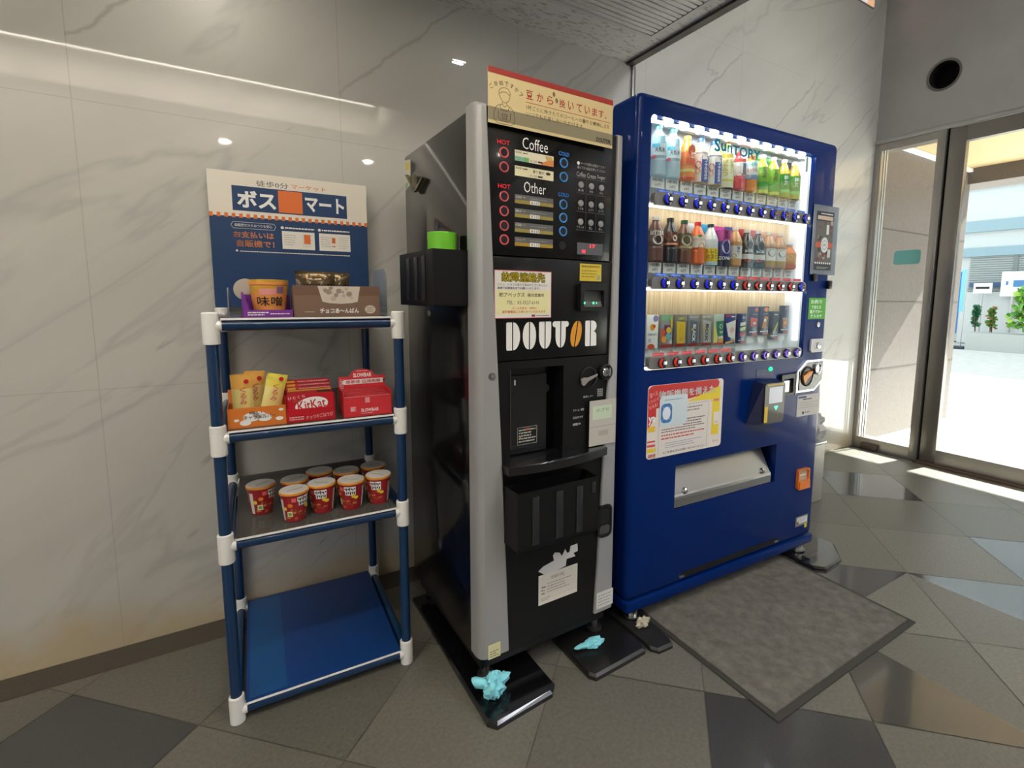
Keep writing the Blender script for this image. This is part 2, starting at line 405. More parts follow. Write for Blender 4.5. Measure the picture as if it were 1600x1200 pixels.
# --- ceilings
def build_ceiling():
    ct = bpy.data.materials.new('pitted_ceiling_tile'); ct.use_nodes = True
    N, L, b = nodes(ct); tc = N.new('ShaderNodeTexCoord'); mp = N.new('ShaderNodeMapping'); mp.inputs['Scale'].default_value = (26, 95, 1)
    nz = N.new('ShaderNodeTexNoise'); nz.inputs['Scale'].default_value = 1; nz.inputs['Detail'].default_value = 3
    cr = N.new('ShaderNodeValToRGB'); cr.color_ramp.elements[0].position = .36; cr.color_ramp.elements[0].color = col('b4b1aa'); cr.color_ramp.elements[1].position = .46; cr.color_ramp.elements[1].color = col('dcd9d2')
    L.new(tc.outputs['Object'], mp.inputs[0]); L.new(mp.outputs[0], nz.inputs['Vector']); L.new(nz.outputs['Fac'], cr.inputs[0]); L.new(cr.outputs[0], b.inputs['Base Color'])
    bp = N.new('ShaderNodeBump'); bp.inputs['Strength'].default_value = .5; bp.inputs['Distance'].default_value = .004; L.new(nz.outputs['Fac'], bp.inputs['Height']); L.new(bp.outputs[0], b.inputs['Normal'])
    b.inputs['Roughness'].default_value = .9
    white = mat('d6d2ca', .7)
    mb = MB()
    # a long coffer (lit cove) is cut into the low ceiling; boxes around it and around the slatted panel
    z1 = ZC + .2
    mb.box(-5.05, XE, -1.30, 0, ZC, z1, ct); mb.box(-5.05, XE, -6.6, -1.93, ZC, z1, ct)
    mb.box(.97, XE, -1.93, -1.30, ZC, z1, ct); mb.box(-5.05, -3., -1.93, -1.30, ZC, z1, ct)
    mb.box(-3., .97, -1.93, -1.30, z1 - .02, z1, white)
    structure(mb.build('ceiling'))
    mb = MB()
    mb.box(XE - .035, XE + .004, -6.6, 0, ZC - .012, ZC + .012, mat('4f4b45', .4, .5))
    mb.box(XE, XE + .02, -6.6, 0, ZC + .012, 3.75, mat('a5a29d', .5))
    structure(mb.build('trim_1'))
    mb = MB(); mb.box(XE - .004, XE + .018, -.012, 0., 0, ZC, STEEL, .004); structure(mb.build('trim_2'))
    mb = MB(); mb.box(XE, XF + .2, -6.6, 0, 3.75, 3.85, mat('b9b5af', .7)); structure(mb.build('ceiling_2'))
    # slatted linear panel
    o = thing('ceiling_grille', 'ribbed pale linear grille set in the low ceiling', 'grille', (0, 0, 0))
    mb = MB(); sl = mat('cfccc6', .45, .1)
    y = -.27
    while y > -1.24:
        mb.box(.55, 1.66, y - .021, y, ZC - .007, ZC, sl, .003); y -= .0275
    mb.build('slats', o)
    mb = MB()
    for a in ((.53, 1.68, -.268, -.25), (.53, 1.68, -1.27, -1.25), (.53, .55, -1.25, -.268), (1.66, 1.68, -1.25, -.268)): mb.box(*a, ZC - .009, ZC, sl)
    mb.build('frame', o)
build_ceiling()

# --- lamps of the room, with added unseen fill
LAMP = mat('fff4e2', .5, 0, 0, 1.)
def emitter(name, colr, strength):
    m = bpy.data.materials.new(name); m.use_nodes = True
    b = m.node_tree.nodes['Principled BSDF']; b.inputs['Base Color'].default_value = (0, 0, 0, 1)
    b.inputs['Emission Color'].default_value = col(colr); b.inputs['Emission Strength'].default_value = strength
    return m
E_DOWN = emitter('downlight_glow', 'fff6e8', 165.)
E_COVE = emitter('cove_glow', 'fff4e4', 23.)
for i, (x, y) in enumerate(((.013, -2.67), (1.076, -2.67), (1.03, -.443), (-.02, -.39), (-1.05, -.443), (-2.6, -2.67), (3.0, -4.6))):  # first three placed from wall reflections; the rest added unseen for room light
    zc = ZC if x < XE else 3.75
    o = thing('ceiling_downlight', ['warm round downlight in the ceiling mirrored above the blue signboard', 'warm round downlight in the ceiling mirrored left of the coffee machine',
              'warm round downlight in the ceiling close above the coffee machine'][i] if i < 3 else 'added warm round downlight in the ceiling out of the picture', 'ceiling light', (x, y, zc), 0, 'ceiling downlights with added ones')
    mb = MB(); mb.lathe([(.036, -.001), (.05, -.006), (.055, -.002), (.055, 0)], WHITEP, n=32, caps=False); mb.build('trim_ring', o)
    mb = MB(); mb.lathe([(.0005, -.0065), (.033, -.0062), (.034, -.002)], E_DOWN, n=24); mb.build('lamp', o)
o = thing('cove_light', 'long warm strip light hidden in the ceiling recess', 'ceiling light', (0, 0, 0))
mb = MB(); mb.box(-2.95, .93, -1.80, -1.68, ZC + .168, ZC + .178, E_COVE); mb.build('light_strip', o)

E_FILL = emitter('fill_panel_glow', 'f6f8ff', 18.)  # added unseen panels that brighten the walls and entrance front
for i, (x, y, z) in enumerate(((-4.2, -3.7, ZC), (-4.2, -5.4, ZC), (2.9, -4.4, 3.75), (2.9, -2.9, 3.75), (2.9, -5.8, 3.75))):
    o = thing('added_fill_panel', 'added square white fill panel in the ceiling out of the picture', 'ceiling light', (x, y, z), 0, 'added fill light panels')
    mb = MB(); mb.box(-.42, .42, -.42, .42, -.012, -.0, WHITEP); mb.build('frame', o)
    mb = MB(); mb.box(-.4, .4, -.4, .4, -.0135, -.0122, E_FILL); mb.build('added_fill_diffuser', o)

# --- glazed entrance: fixed pane (window_1) and sliding door (door_1)
def loc_front(): return Matrix.Translation((XF, 0, 0)) @ Matrix.Rotation(-PI / 2, 4, 'Z')   # local x = distance from the marble wall, y = depth outwards
MET = mat('a8a39c', .3, .75, name='stainless_frame'); MET2 = mat('8d8780', .3, .75); GAP = mat('0c0706', .7)
mb = MB(); mb.M = loc_front()
mb.box(0, .03, -.006, .09, 0, 2.35, MET, .003); mb.box(.03, .407, -.004, .09, 2.29, 2.35, MET); mb.box(.03, .407, -.004, .09, 0, .088, MET)
mb.box(.08, .2, -.035, -.004, 0, .05, mat('5a4f44', .4, .5), .004)
mb.box(.407, .457, -.012, .09, 0, 2.35, MET, .002); mb.box(.457, .474, .03, .09, 0, 2.35, GAP)
w1 = structure(mb.build('window_1'))
mb = MB(); mb.M = loc_front(); mb.box(.03, .407, .035, .043, .088, 2.29, GLASS); structure(mb.build('window_glass', w1))
mb = MB(); mb.M = loc_front()
for a in (.034, .056, .072): mb.box(a, a + .008, .012, .022, .088, 2.29, STEEL)
structure(mb.build('window_bead', w1))
def leaf(n, x0, x1):
    mb = MB(); mb.M = loc_front()
    mb.box(x0, x0 + .097, .0, .05, .012, 2.34, MET2, .003); mb.box(x1 - .097, x1, .0, .05, .012, 2.34, MET2, .003)
    mb.box(x0 + .097, x1 - .097, 0, .05, 2.24, 2.34, MET2); mb.box(x0 + .097, x1 - .097, 0, .05, .012, .112, MET)
    d = structure(mb.build('door_%d' % n))
    mb = MB(); mb.M = loc_front(); mb.box(x0 + .097, x1 - .097, .02, .03, .112, 2.24, GLASS); structure(mb.build('door_glass', d))
    return d
leaf(1, .474, 1.75); leaf(2, 1.76, 3.04)
mb = MB(); mb.M = loc_front(); mb.box(3.05, 4.3, .0, .06, 0, 2.35, MET2); structure(mb.build('door_3'))
mb = MB(); mb.M = loc_front(); mb.box(.457, 4.3, -.06, .24, -.002, .012, mat('5b4a3b', .5, .4)); mb.box(.457, 4.3, .0, .05, .0121, .0135, GAP)
structure(mb.build('trim_3'))
mb = MB(); mb.M = loc_front(); mb.box(0, 4.3, -.014, .0, 2.342, 2.372, STEEL, .003); structure(mb.build('trim_4'))
mb = MB(); mb.M = loc_front(); mb.prism(mb.rr(.176, .352, 1.44, 1.545, .022), .0325, .0348, mat('7cc4c0', .5)); tag(mb.build('glass_sticker'), 'teal rounded sticker on the narrow fixed pane beside the door', 'sticker')
# added glowing tiles imitating a stained glass reflection in the marble wall
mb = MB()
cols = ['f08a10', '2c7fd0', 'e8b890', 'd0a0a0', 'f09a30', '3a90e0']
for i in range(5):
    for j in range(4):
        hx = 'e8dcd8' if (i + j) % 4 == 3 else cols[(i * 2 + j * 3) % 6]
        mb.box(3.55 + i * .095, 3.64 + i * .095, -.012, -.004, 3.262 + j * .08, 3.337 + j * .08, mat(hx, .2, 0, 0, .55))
mb.box(3.54, 4.03, -.006, 0, 3.255, 3.62, mat('8a8784', .5)); structure(mb.build('glass_reflection_panel'))

# --- outside
def build_outside():
    pv = stone('sunlit_paving', 'bdbab5', 'd0cdc8', 6, .8, 5)
    gran = stone('porch_granite', '59524e', '6d6662', 70, .5, 5)
    mb = MB(); mb.box(XF + .15, 15.0, -16, 10, -.06, -.001, pv); structure(mb.build('pavement'))
    mb = MB(); mb.box(15.0, 40, -25, 30, -.1, -.03, mat('b5b4b2', .85)); structure(mb.build('street'))
    mb = MB(); mb.box(XF + .2, 6.05, .02, .5, 0, 3.0, gran)
    jm = mat('4d4845', .8)
    for z in (.6, 1.165, 1.75): mb.box(XF + .2, 6.052, .0185, .02, z - .006, z + .006, jm)
    for z in (.6, 1.165, 1.75): mb.box(6.05, 6.0515, .0185, .5, z - .006, z + .006, jm)
    structure(mb.build('porch_wall'))
    mb = MB(); mb.box(XF + .18, 6.3, -8, .5, 2.42, 2.9, mat('cbb188', .7)); structure(mb.build('porch_ceiling'))
    mb = MB(); mb.box(6.0, 6.35, -8, .5, 2.275, 3.4, gran); structure(mb.build('porch_beam'))
    o = thing('soffit_lamp', 'thin white line of light along the top of the granite porch wall', 'light', (0, 0, 0))
    mb = MB(); mb.box(4.45, 6.0, -.012, .02, 2.385, 2.415, WHITEP); mb.build('housing', o)
    # building across the street
    b = thing('white_building', 'white building across the street with grey roller shutters', 'building', (0, 0, 0))
    wm = mat('c6caca', .8); bl = mat('8fa8b2', .7)
    mb = MB(); mb.box(18, 26, -14, 12, 0, 7.5, wm); mb.build('wall', b)
    mb = MB()
    for z0, z1 in ((3.1, 3.4), (2.42, 2.66), (4.3, 4.5)): mb.box(17.9, 18, -14, 12, z0, z1, bl)
    mb.build('ledge', b)
    mb = MB(); sh = mat('9aa09e', .6)
    for k in range(24): 
        z = .95 + k * .062; mb.box(17.95, 18, -14, 3.95, z, z + .055, sh, .006)
    for y in (2.95, 1.2, -1, -3.5): mb.box(17.93, 18, y - .05, y + .05, .9, 2.42, mat('7c8280', .6))
    mb.build('shutter', b)
    mb = MB(); mb.box(17.9, 17.96, -14, 3.9, 1.56, 1.68, mat('3d587c', .5)); mb.build('stripe', b)
    mb = MB(); mb.box(17.55, 17.75, -14, 3.95, 0, 1.42, mat('cfd0cd', .8)); mb.build('low_wall', b)
    o = thing('street_sign', 'white street sign panel with blue lettering in front of the shutters', 'sign', (17.4, 2.1, 0), -PI / 2)
    mb = MB(); mb.box(-.95, 2., 0, .04, 1.3, 1.95, WHITEP); mb.rect(-.7, 1.8, 1.55, 1.72, -.002, mat('4f86b8', .5)); mb.rect(-.85, -.8, 1.6, 1.7, -.002, mat('4f86b8', .5)); mb.build('panel', o)
    mb = MB(); mb.cyl((-.7, .06, 0), (-.7, .06, 1.4), .03, STEEL); mb.build('post', o)
    mb = MB(); mb.cyl((1.6, .06, 0), (1.6, .06, 1.4), .03, STEEL); mb.build('post', o)
    o = thing('street_sign', 'small white sign with dark print on the shutters across the street', 'sign', (17.3, 3.55, 0), -PI / 2)
    mb = MB(); mb.box(-.05, .35, 0, .03, 1.38, 1.66, WHITEP); mb.rect(.0, .3, 1.5, 1.56, -.002, INK); mb.build('panel', o)
    mb = MB(); mb.cyl((.15, .04, 0), (.15, .04, 1.4), .02, STEEL); mb.build('post', o)
    o = thing('blue_banner', 'tall narrow blue banner standing beside the granite porch pillar', 'banner', (15.6, 3.32, 0), -PI / 2)
    mb = MB(); mb.box(-.2, .02, 0, .01, .35, 1.9, mat('2c6fb0', .6)); mb.box(.02, .12, 0, .01, .9, 1.95, mat('7fc0d8', .6)); mb.build('cloth', o)
    mb = MB(); mb.cyl((.13, .0, 0), (.13, .0, 2.0), .012, STEEL); mb.box(-.15, .25, -.2, .2, -.02, .03, mat('34404e', .6)); mb.build('stand', o)
    # planting
    lm = [mat(h, .5) for h in ('4f8a34', '6da53c', '9cc040', '3b7350')]
    r = random.Random(4)
    mb = MB(); mb.box(15.3, 16.2, -6, 3.0, -.03, .40, mat('b9bab6', .8)); tag(mb.build('planter'), 'long low pale planter holding the shrubs across the street', 'planter')
    for j, (y, hgt, n, w, lab) in enumerate(((1.92, 1.0, 520, .40, 'bushy green shrub at the right edge of the view through the door'), (2.62, .55, 220, .07, 'small reddish green shrub between the blue banner and the bushy shrub'), (2.93, .6, 200, .04, 'blue green plant right beside the blue banner'), (.3, 1.0, 260, .65, 'green shrub further along the planter'))):
        o = thing('shrub', lab, 'shrub', (15.6, y, .42)); mb = MB()
        for k in range(n):
            a = r.uniform(0, 2 * PI); t = r.random(); rr_ = w * math.sqrt(r.random()) * (1 - .5 * t)
            c = Vector((rr_ * .6 * math.cos(a), rr_ * math.sin(a), t * (hgt - .1) + .12)); d = Vector((r.uniform(-1, 1), r.uniform(-1, 1), r.uniform(-.2, 1))).normalized(); e = d.orthogonal().normalized()
            l = r.uniform(.09, .2) * (1 if w > .3 else .55); q = l * .42
            mb.poly([tuple(c), tuple(c + d * l * .5 + e * q), tuple(c + d * l), tuple(c + d * l * .5 - e * q)], (mat('a06a44', .6) if j == 1 and k % 3 == 0 else lm[3] if j == 2 else lm[k % 3 if j != 1 else 0]))
        mb.build('foliage', o)
        mb = MB()
        for k in range(5): mb.cyl((r.uniform(-.05, .05), r.uniform(-.1, .1) * min(1, w * 3), .0), (r.uniform(-.1, .1), r.uniform(-.2, .2) * min(1, w * 2), hgt * .6), .008, mat('5a4632', .8), n=6)
        mb.build('stems', o)
build_outside()

# ================================================================== pipe rack
RX, RY, RR = -.0512, -.5461, -.0303
PIPE = mat('0e335a', .3, 0, .3, name='blue_pipe'); JOINT = mat('ecebe6', .4)
W, D = .467, .521
Z1, Z2, Z3, Z4 = 1.098, .805, .511, .0345
def build_rack():
    o = thing('display_rack', 'blue pipe display rack with white joints and four shelves against the marble wall', 'shelf rack', (RX, RY, 0), RR)
    for x in (0, W):
        for y in (0, D):
            mb = MB(); mb.cyl((x, y, .02), (x, y, 1.12), .0142, PIPE); mb.build('post', o)
            for k, z in enumerate((Z1, Z2, Z3, Z4)):
                mb = MB(); z0, z1 = (z - .045, z + .035) if k else (z - .047, z + .034)
                if k == 3: z0, z1 = .0, .078
                mb.lathe([(.0185, 0), (.0192, .003), (.0192, z1 - z0 - .003), (.0172 if k else .0165, z1 - z0)], JOINT, (x, y, z0), 28)
                sx = 1 if x == 0 else -1; sy = 1 if y == 0 else -1
                mb.cyl((x, y, z), (x + sx * .024, y, z), .0158, JOINT); mb.cyl((x, y, z), (x, y + sy * .024, z), .0158, JOINT)
                mb.build('joint', o)
    for k, z in enumerate((Z1, Z2, Z3, Z4)):
        for a, b in (((.02, 0, z), (W - .02, 0, z)), ((.02, D, z), (W - .02, D, z)), ((0, .02, z), (0, D - .02, z)), ((W, .02, z), (W, D - .02, z))):
            mb = MB(); mb.cyl(a, b, .0138, PIPE); mb.build('rail', o)
        mb = MB(); zt = z + .0142
        mb.box(.021, W - .021, -.012, D + .008, zt, zt + .005, SMOKE if k < 3 else mat('123a78', .35, 0, .2))
        p = mb.build('shelf_panel', o)
        mb = MB(); mb.box(.022, W - .022, -.0145, -.012, zt, zt + .0052, WHITEP); mb.build('edge_strip', p)
        if k == 3:
            mb = MB(); mb.box(.03, .125, .0, D, zt + .005, zt + .0056, mat('1a4f86', .4)); mb.build('blue_sheet', p)
build_rack()
RM = Matrix.Translation((RX, RY, 0)) @ Matrix.Rotation(RR, 4, 'Z')
def rp(x, y, z): return tuple(RM @ Vector((x, y, z)))
T1, T2, T3 = Z1 + .0193, Z2 + .0193, Z3 + .0193

def build_signboard():
    o = thing('signboard', 'blue and white shop signboard standing on the top shelf against the marble wall', 'sign', rp(-.016, .5175, 1.1338), RR)
    w, h = .502, .4545
    mb = MB(); cream = mat('e4ddcf', .55); nv = mat('0e3763', .5); og = mat('e0712c', .5)
    z0 = 1.1338
    def Zf(z): return z - z0
    mb.box(0, w, 0, .005, 0, h, nv)
    y = -.0004
    mb.rect(0, w, Zf(1.45), h, y, cream)
    n = 24
    for i in range(n):
        x = i * w / (n - .5); mb.rect(x, x + w / (n - .5) * .5, Zf(1.437), Zf(1.451), y * 2, og)
        x2 = x + w / (n - .5) * .5
        if x2 < w: mb.rect(x2, min(w, x2 + w / (n - .5) * .5), Zf(1.441), Zf(1.4505), y * 1.5, cream)
    X = .016
    mb.txt('徒歩0分', X + .125, X + .223, Zf(1.547), Zf(1.567), y * 2, mat('3a3a44', .6))
    mb.txt('マーケット', X + .232, X + .345, Zf(1.550), Zf(1.566), y * 2, og, .012)
    mb.rect(X + .052, X + .415, Zf(1.461), Zf(1.543), y * 2, nv)
    mb.rect(X + .19, X + .266, Zf(1.465), Zf(1.54), y * 3, og)
    mb.txt('ボス', X + .066, X + .183, Zf(1.472), Zf(1.53), y * 3, WHITEP, .035)
    mb.txt('マート', X + .275, X + .406, Zf(1.475), Zf(1.53), y * 3, WHITEP, .035)
    pale = mat('e8e4da', .6); sal = mat('e89a72', .6)
    mb.pline([(X + .05, Zf(1.423)), (X + .172, Zf(1.423)), (X + .178, Zf(1.414)), (X + .172, Zf(1.402)), (X + .05, Zf(1.402)), (X + .044, Zf(1.412)), (X + .05, Zf(1.423))], .0011, y * 2, pale)
    mb.txt('自販機だからおつりも安心', X + .055, X + .167, Zf(1.408), Zf(1.418), y * 2, pale, .01)
    mb.fat('お支払いは', X + .05, X + .17, Zf(1.371), Zf(1.392), y * 2, sal, .0006)
    mb.fat('自販機で！', X + .058, X + .17, Zf(1.341), Zf(1.363), y * 2, sal, .0006)
    for i, (a, b) in enumerate(((.196, .301), (.316, .423))):
        mb.rect(X + a, X + b, Zf(1.340), Zf(1.402), y * 2, pale)
        mb.disc(X + a + .002, Zf(1.413), .005, y * 2, pale)
        mb.fine(X + a + .01, X + b, Zf(1.409), Zf(1.417), y * 2, pale, 1, i, .6)
        mb.fine(X + a + .006, X + a + .045, Zf(1.352), Zf(1.392), y * 3, mat('a8a49c', .6), 5, i + 3, .25)
        mb.fine(X + b - .04, X + b - .006, Zf(1.348), Zf(1.394), y * 3, mat('b8b4ac', .6), 6, i + 5, .2)
        if i == 0: mb.rect(X + .266, X + .287, Zf(1.361), Zf(1.393), y * 4, og)
        else: mb.rect(X + .359, X + .371, Zf(1.368), Zf(1.388), y * 4, og); mb.rect(X + .36, X + .37, Zf(1.355), Zf(1.359), y * 4, og)
    mb.flat([(X + .052, Zf(1.324)), (X + .062, Zf(1.324)), (X + .057, Zf(1.332))], y * 2, pale)
    mb.fine(X + .066, X + .42, Zf(1.323), Zf(1.3275), y * 2, pale, 1, 9, .7)
    mb.build('board', o)
build_signboard()

def divider(x, ya, yb, h, label):
    o = thing('acrylic_divider', label, 'shelf divider', rp(x, ya, T1), RR)
    mb = MB(); mb.M = Matrix.Rotation(PI / 2, 4, 'Z')
    L = yb - ya; P = [(0, 0), (L, 0), (L, h)] + [(.03 - .03 * math.sin(i * PI / 10), h - .03 + .03 * math.cos(i * PI / 10)) for i in range(6)]
    mb.prism(P, -.0015, .0015, ACRYL); mb.build('upright', o)
    s = -1 if x < .2 else 1
    mb = MB(); mb.box(-.0, .028, .01, L, .0, .0018, ACRYL) if s < 0 else mb.box(-.025, -.002, .01, L, 0, .0018, ACRYL); mb.build('foot', o)
divider(.040, .02, .20, .078, 'low clear acrylic divider at the left end of the top shelf')
divider(.447, .05, .24, .142, 'tall clear acrylic divider at the right end of the top shelf')

def soup_cup():
    o = thing('instant_soup_cup', 'orange miso soup cup in clear wrap on the top shelf', 'soup cup', rp(.135, .066, T1 + .002), RR)
    og = mat('e89a52', .4); gold = mat('d9a93a', .35, .2)
    mb = MB(); mb.lathe([(.036, 0), (.0375, .002), (.0465, .082), (.0485, .085), (.0485, .092), (.047, .094)], og, n=40); mb.build('cup', o)
    mb = MB(); mb.lathe([(.0488, .0), (.0488, .006), (.02, .0075)], gold, (0, 0, .092), n=40)
    mb.build('lid', o)
    mb = MB()
    def on(a, z, e=.0006):
        r = .0375 + .009 * z / .08 + e; return (r * math.sin(a), -r * math.cos(a), z)
    def patch(a0, a1, z0, z1, m, e): 
        n = 8
        for i in range(n):
            p, q = a0 + (a1 - a0) * i / n, a0 + (a1 - a0) * (i + 1) / n; mb.poly([on(p, z0, e), on(q, z0, e), on(q, z1, e), on(p, z1, e)], m)
    def tx(t, a0, a1, z0, z1, m, b=.02):
        vs, fs, _ = text2d(t, b); mb.add([on(a0 + (a1 - a0) * u, z0 + (z1 - z0) * v, .0012) for u, v in vs], fs, m)
    patch(-1.2, 1.2, .066, .08, gold, .0006); patch(-.55, .35, .058, .074, mat('e89a94', .5), .0009); patch(.4, .8, .062, .08, mat('8a5f90', .5), .0009)
    tx('味噌', -.75, .75, .028, .053, INK, .0); tx('味噌', -.74, .76, .0285, .0535, INK, .0); tx('みそ汁', -.4, .5, .008, .018, INK)
    mb.build('print', o)
    t = thing('display_tray', 'purple cardboard tray holding the orange soup cup', 'tray', rp(.070, .004, T1), RR)
    pu = mat('7a3596', .45); mb = MB()
    mb.box(0, .118, 0, .0015, 0, .02, pu); mb.box(0, .0015, 0, .115, 0, .055, pu); mb.box(.1165, .118, 0, .115, 0, .024, pu); mb.box(0, .118, .1135, .115, 0, .06, pu); mb.box(0, .118, 0, .115, 0, .0015, pu)
    mb.prism([(0, 0.02), (.018, .02), (.004, .066), (0, .066)], 0, .0015, pu)
    mb.build('tray', t)
    mb = MB(); mb.fine(.012, .06, .004, .016, -.0004, WHITEP, 2, 2); mb.fine(.064, .11, .007, .012, -.0004, WHITEP, 1, 3); mb.build('print', t)
    mb = MB(); mb.cyl((.010, .1165, .074), (.010, .118, .074), .030, mat('b9b2a4', .5), n=32); mb.build('side_disc', t)
soup_cup()

def packet(mb, w, h, t, m, top=None, n=10, k=14):
    """pillow bag standing in x-z, flat crimped ends"""
    for side in (-1, 1):
        V = []; F = []
        for j in range(k + 1):
            v = j / k
            for i in range(n + 1):
                u = i / n
                b = (max(0, math.sin(PI * u)) ** .6) * (max(0, math.sin(PI * min(1, max(0, (v - .07) / .86)))) ** .5)
                wv = 1 - .06 * math.sin(PI * v)
                V.append(((u - .5) * w * wv, side * t / 2 * b + .0006 * math.sin(u * 40) * (v < .08 or v > .92), v * h))
        for j in range(k):
            for i in range(n):
                a = j * (n + 1) + i; F.append((a, a + 1, a + n + 2, a + n + 1))
        if top:
            mb.add(V, [f for q, f in enumerate(F) if q // n < k - 4], m, True); mb.add(V, [f for q, f in enumerate(F) if q // n >= k - 4], top, True)
        else: mb.add(V, F, m, True)

def choc_box():
    o = thing('snack_box', 'brown chocolate bread box open at the top on the top shelf', 'snack box', rp(.19, .008, T1), RR)
    br = mat('7d6252', .55); w, d, h = .228, .12, .085
    mb = MB()
    mb.box(0, w, 0, .0018, 0, h, br); mb.box(0, w, d - .0018, d, 0, h * .9, br); mb.box(0, .0018, 0, d, 0, h * .95, br); mb.box(w - .0018, w, 0, d, 0, h * .95, br); mb.box(0, w, 0, d, 0, .0018, br)
    for i in range(30): mb.box(i * w / 30, (i + .55) * w / 30, 0, .0018, h, h + .0018, br)
    mb.build('box', o)
    mb = MB(); y = -.0005; pale = mat('cfc4b6', .5)
    mb.rect(0, w, h * .7, h, y, mat('715545', .55))
    mb.flat([(.062, h), (.174, h), (.166, .042), (.15, .038), (.12, .036), (.09, .038), (.073, .042)], y * 2, pale)
    g1 = mat('97897c', .5); g2 = mat('b8ab9e', .5)
    r = random.Random(3)
    for k in range(16):
        x = r.uniform(.077, .16); z = r.uniform(.05, .08); q = r.uniform(.003, .008); mb.disc(x, z, q, y * (3 + k * .1), g1 if k % 2 else g2, 9)
    mb.txt('チョコあ〜んぱん', .066, .169, .010, .024, y * 2, WHITEP, .03)
    mb.fine(.028, .052, .012, .016, y * 2, pale, 1, 4)
    mb.disc(.2, .02, .015, y * 2, pale, 20, .012); mb.fine(.19, .21, .012, .028, y * 3, g1, 3, 6)
    mb.build('print', o)
    bagm = mat('3a2f22', .25, .3, .5)
    for i, (x, yy, rot, lab) in enumerate(((.062, .04, .06, 'dark crinkled snack bag at the left of the brown box'), (.107, .085, -.06, 'dark crinkled snack bag leaning right in the brown box'))):
        q = thing('snack_bag', lab, 'snack bag', rp(.19 + x, .008 + yy, T1 + .002), RR + rot)
        mb = MB(); packet(mb, .105, .125, .032, bagm, mat('5b4c34', .2, .5)); mb.build('bag', q)
        mb = MB(); 
        for k in range(6): mb.disc(-.03 + k * .012, .108 + .004 * (k % 2), .004, -.012, mat(['a8703a', '8c7a4a', '6f5a3a'][k % 3], .4), 7)
        mb.build('print', q)
choc_box()

def orange_box():
    o = thing('snack_box', 'orange cardboard box with yellow snack bars at the left of the second shelf', 'snack box', rp(.022, .006, T2), RR)
    og = mat('d97a2c', .5); w, d, h = .138, .1, .054; mb = MB()
    mb.box(0, w, 0, .0018, 0, h, og); mb.box(0, .0018, 0, d, 0, h, og); mb.box(w - .0018, w, 0, d, 0, h, og); mb.box(0, w, d - .0018, d, 0, .09, og); mb.box(0, w, 0, d, 0, .0018, og)
    mb.build('box', o)
    mb = MB(); y = -.0005
    for x, z, r in ((.055, .028, .02), (.072, .032, .016), (.085, .024, .017), (.04, .014, .013), (.02, .022, .006), (.12, .018, .009), (.125, .042, .006)): mb.disc(x, z, r, y * (1 + .01 * r), WHITEP, 20, r * .6)
    mb.txt('キャラメルバー', .036, .112, .022, .034, y * 2.4, mat('5a3416', .6), .008); mb.txt('白い', .05, .08, .036, .044, y * 2.4, mat('6a4a2a', .6), .02)
    mb.build('print', o)
    yl = mat('e8d888', .35, 0, .3); tp = mat('e6ad50', .35, 0, .3)
    for i, (x, yy, z, rot, lab, rz) in enumerate(((.038, .030, .0035, -.02, 'yellow snack bar at the left front of the orange box', 0), (.060, .066, .006, .05, 'yellow snack bar standing behind the front left one in the orange box', .1), (.094, .036, .0085, .22, 'yellow snack bar leaning to the right in the orange box', 0))):
        q = thing('snack_bar', lab, 'snack bar', rp(.022 + x, .006 + yy, T2 + z), RR + rz, 'yellow snack bars in the orange box', tilt=(0, rot))
        mb = MB(); packet(mb, .052, .138 if i < 2 else .13, .02, yl, tp if i < 2 else mat('e0d050', .35)); mb.build('wrapper', q)
        mb = MB(); mb.vtxt('くるみ', -.006, .009, .055, .105, -.0112, mat('d8645a', .5), .01); mb.disc(.011, .118, .006, -.0095, RED, 14); mb.build('print', q)
orange_box()

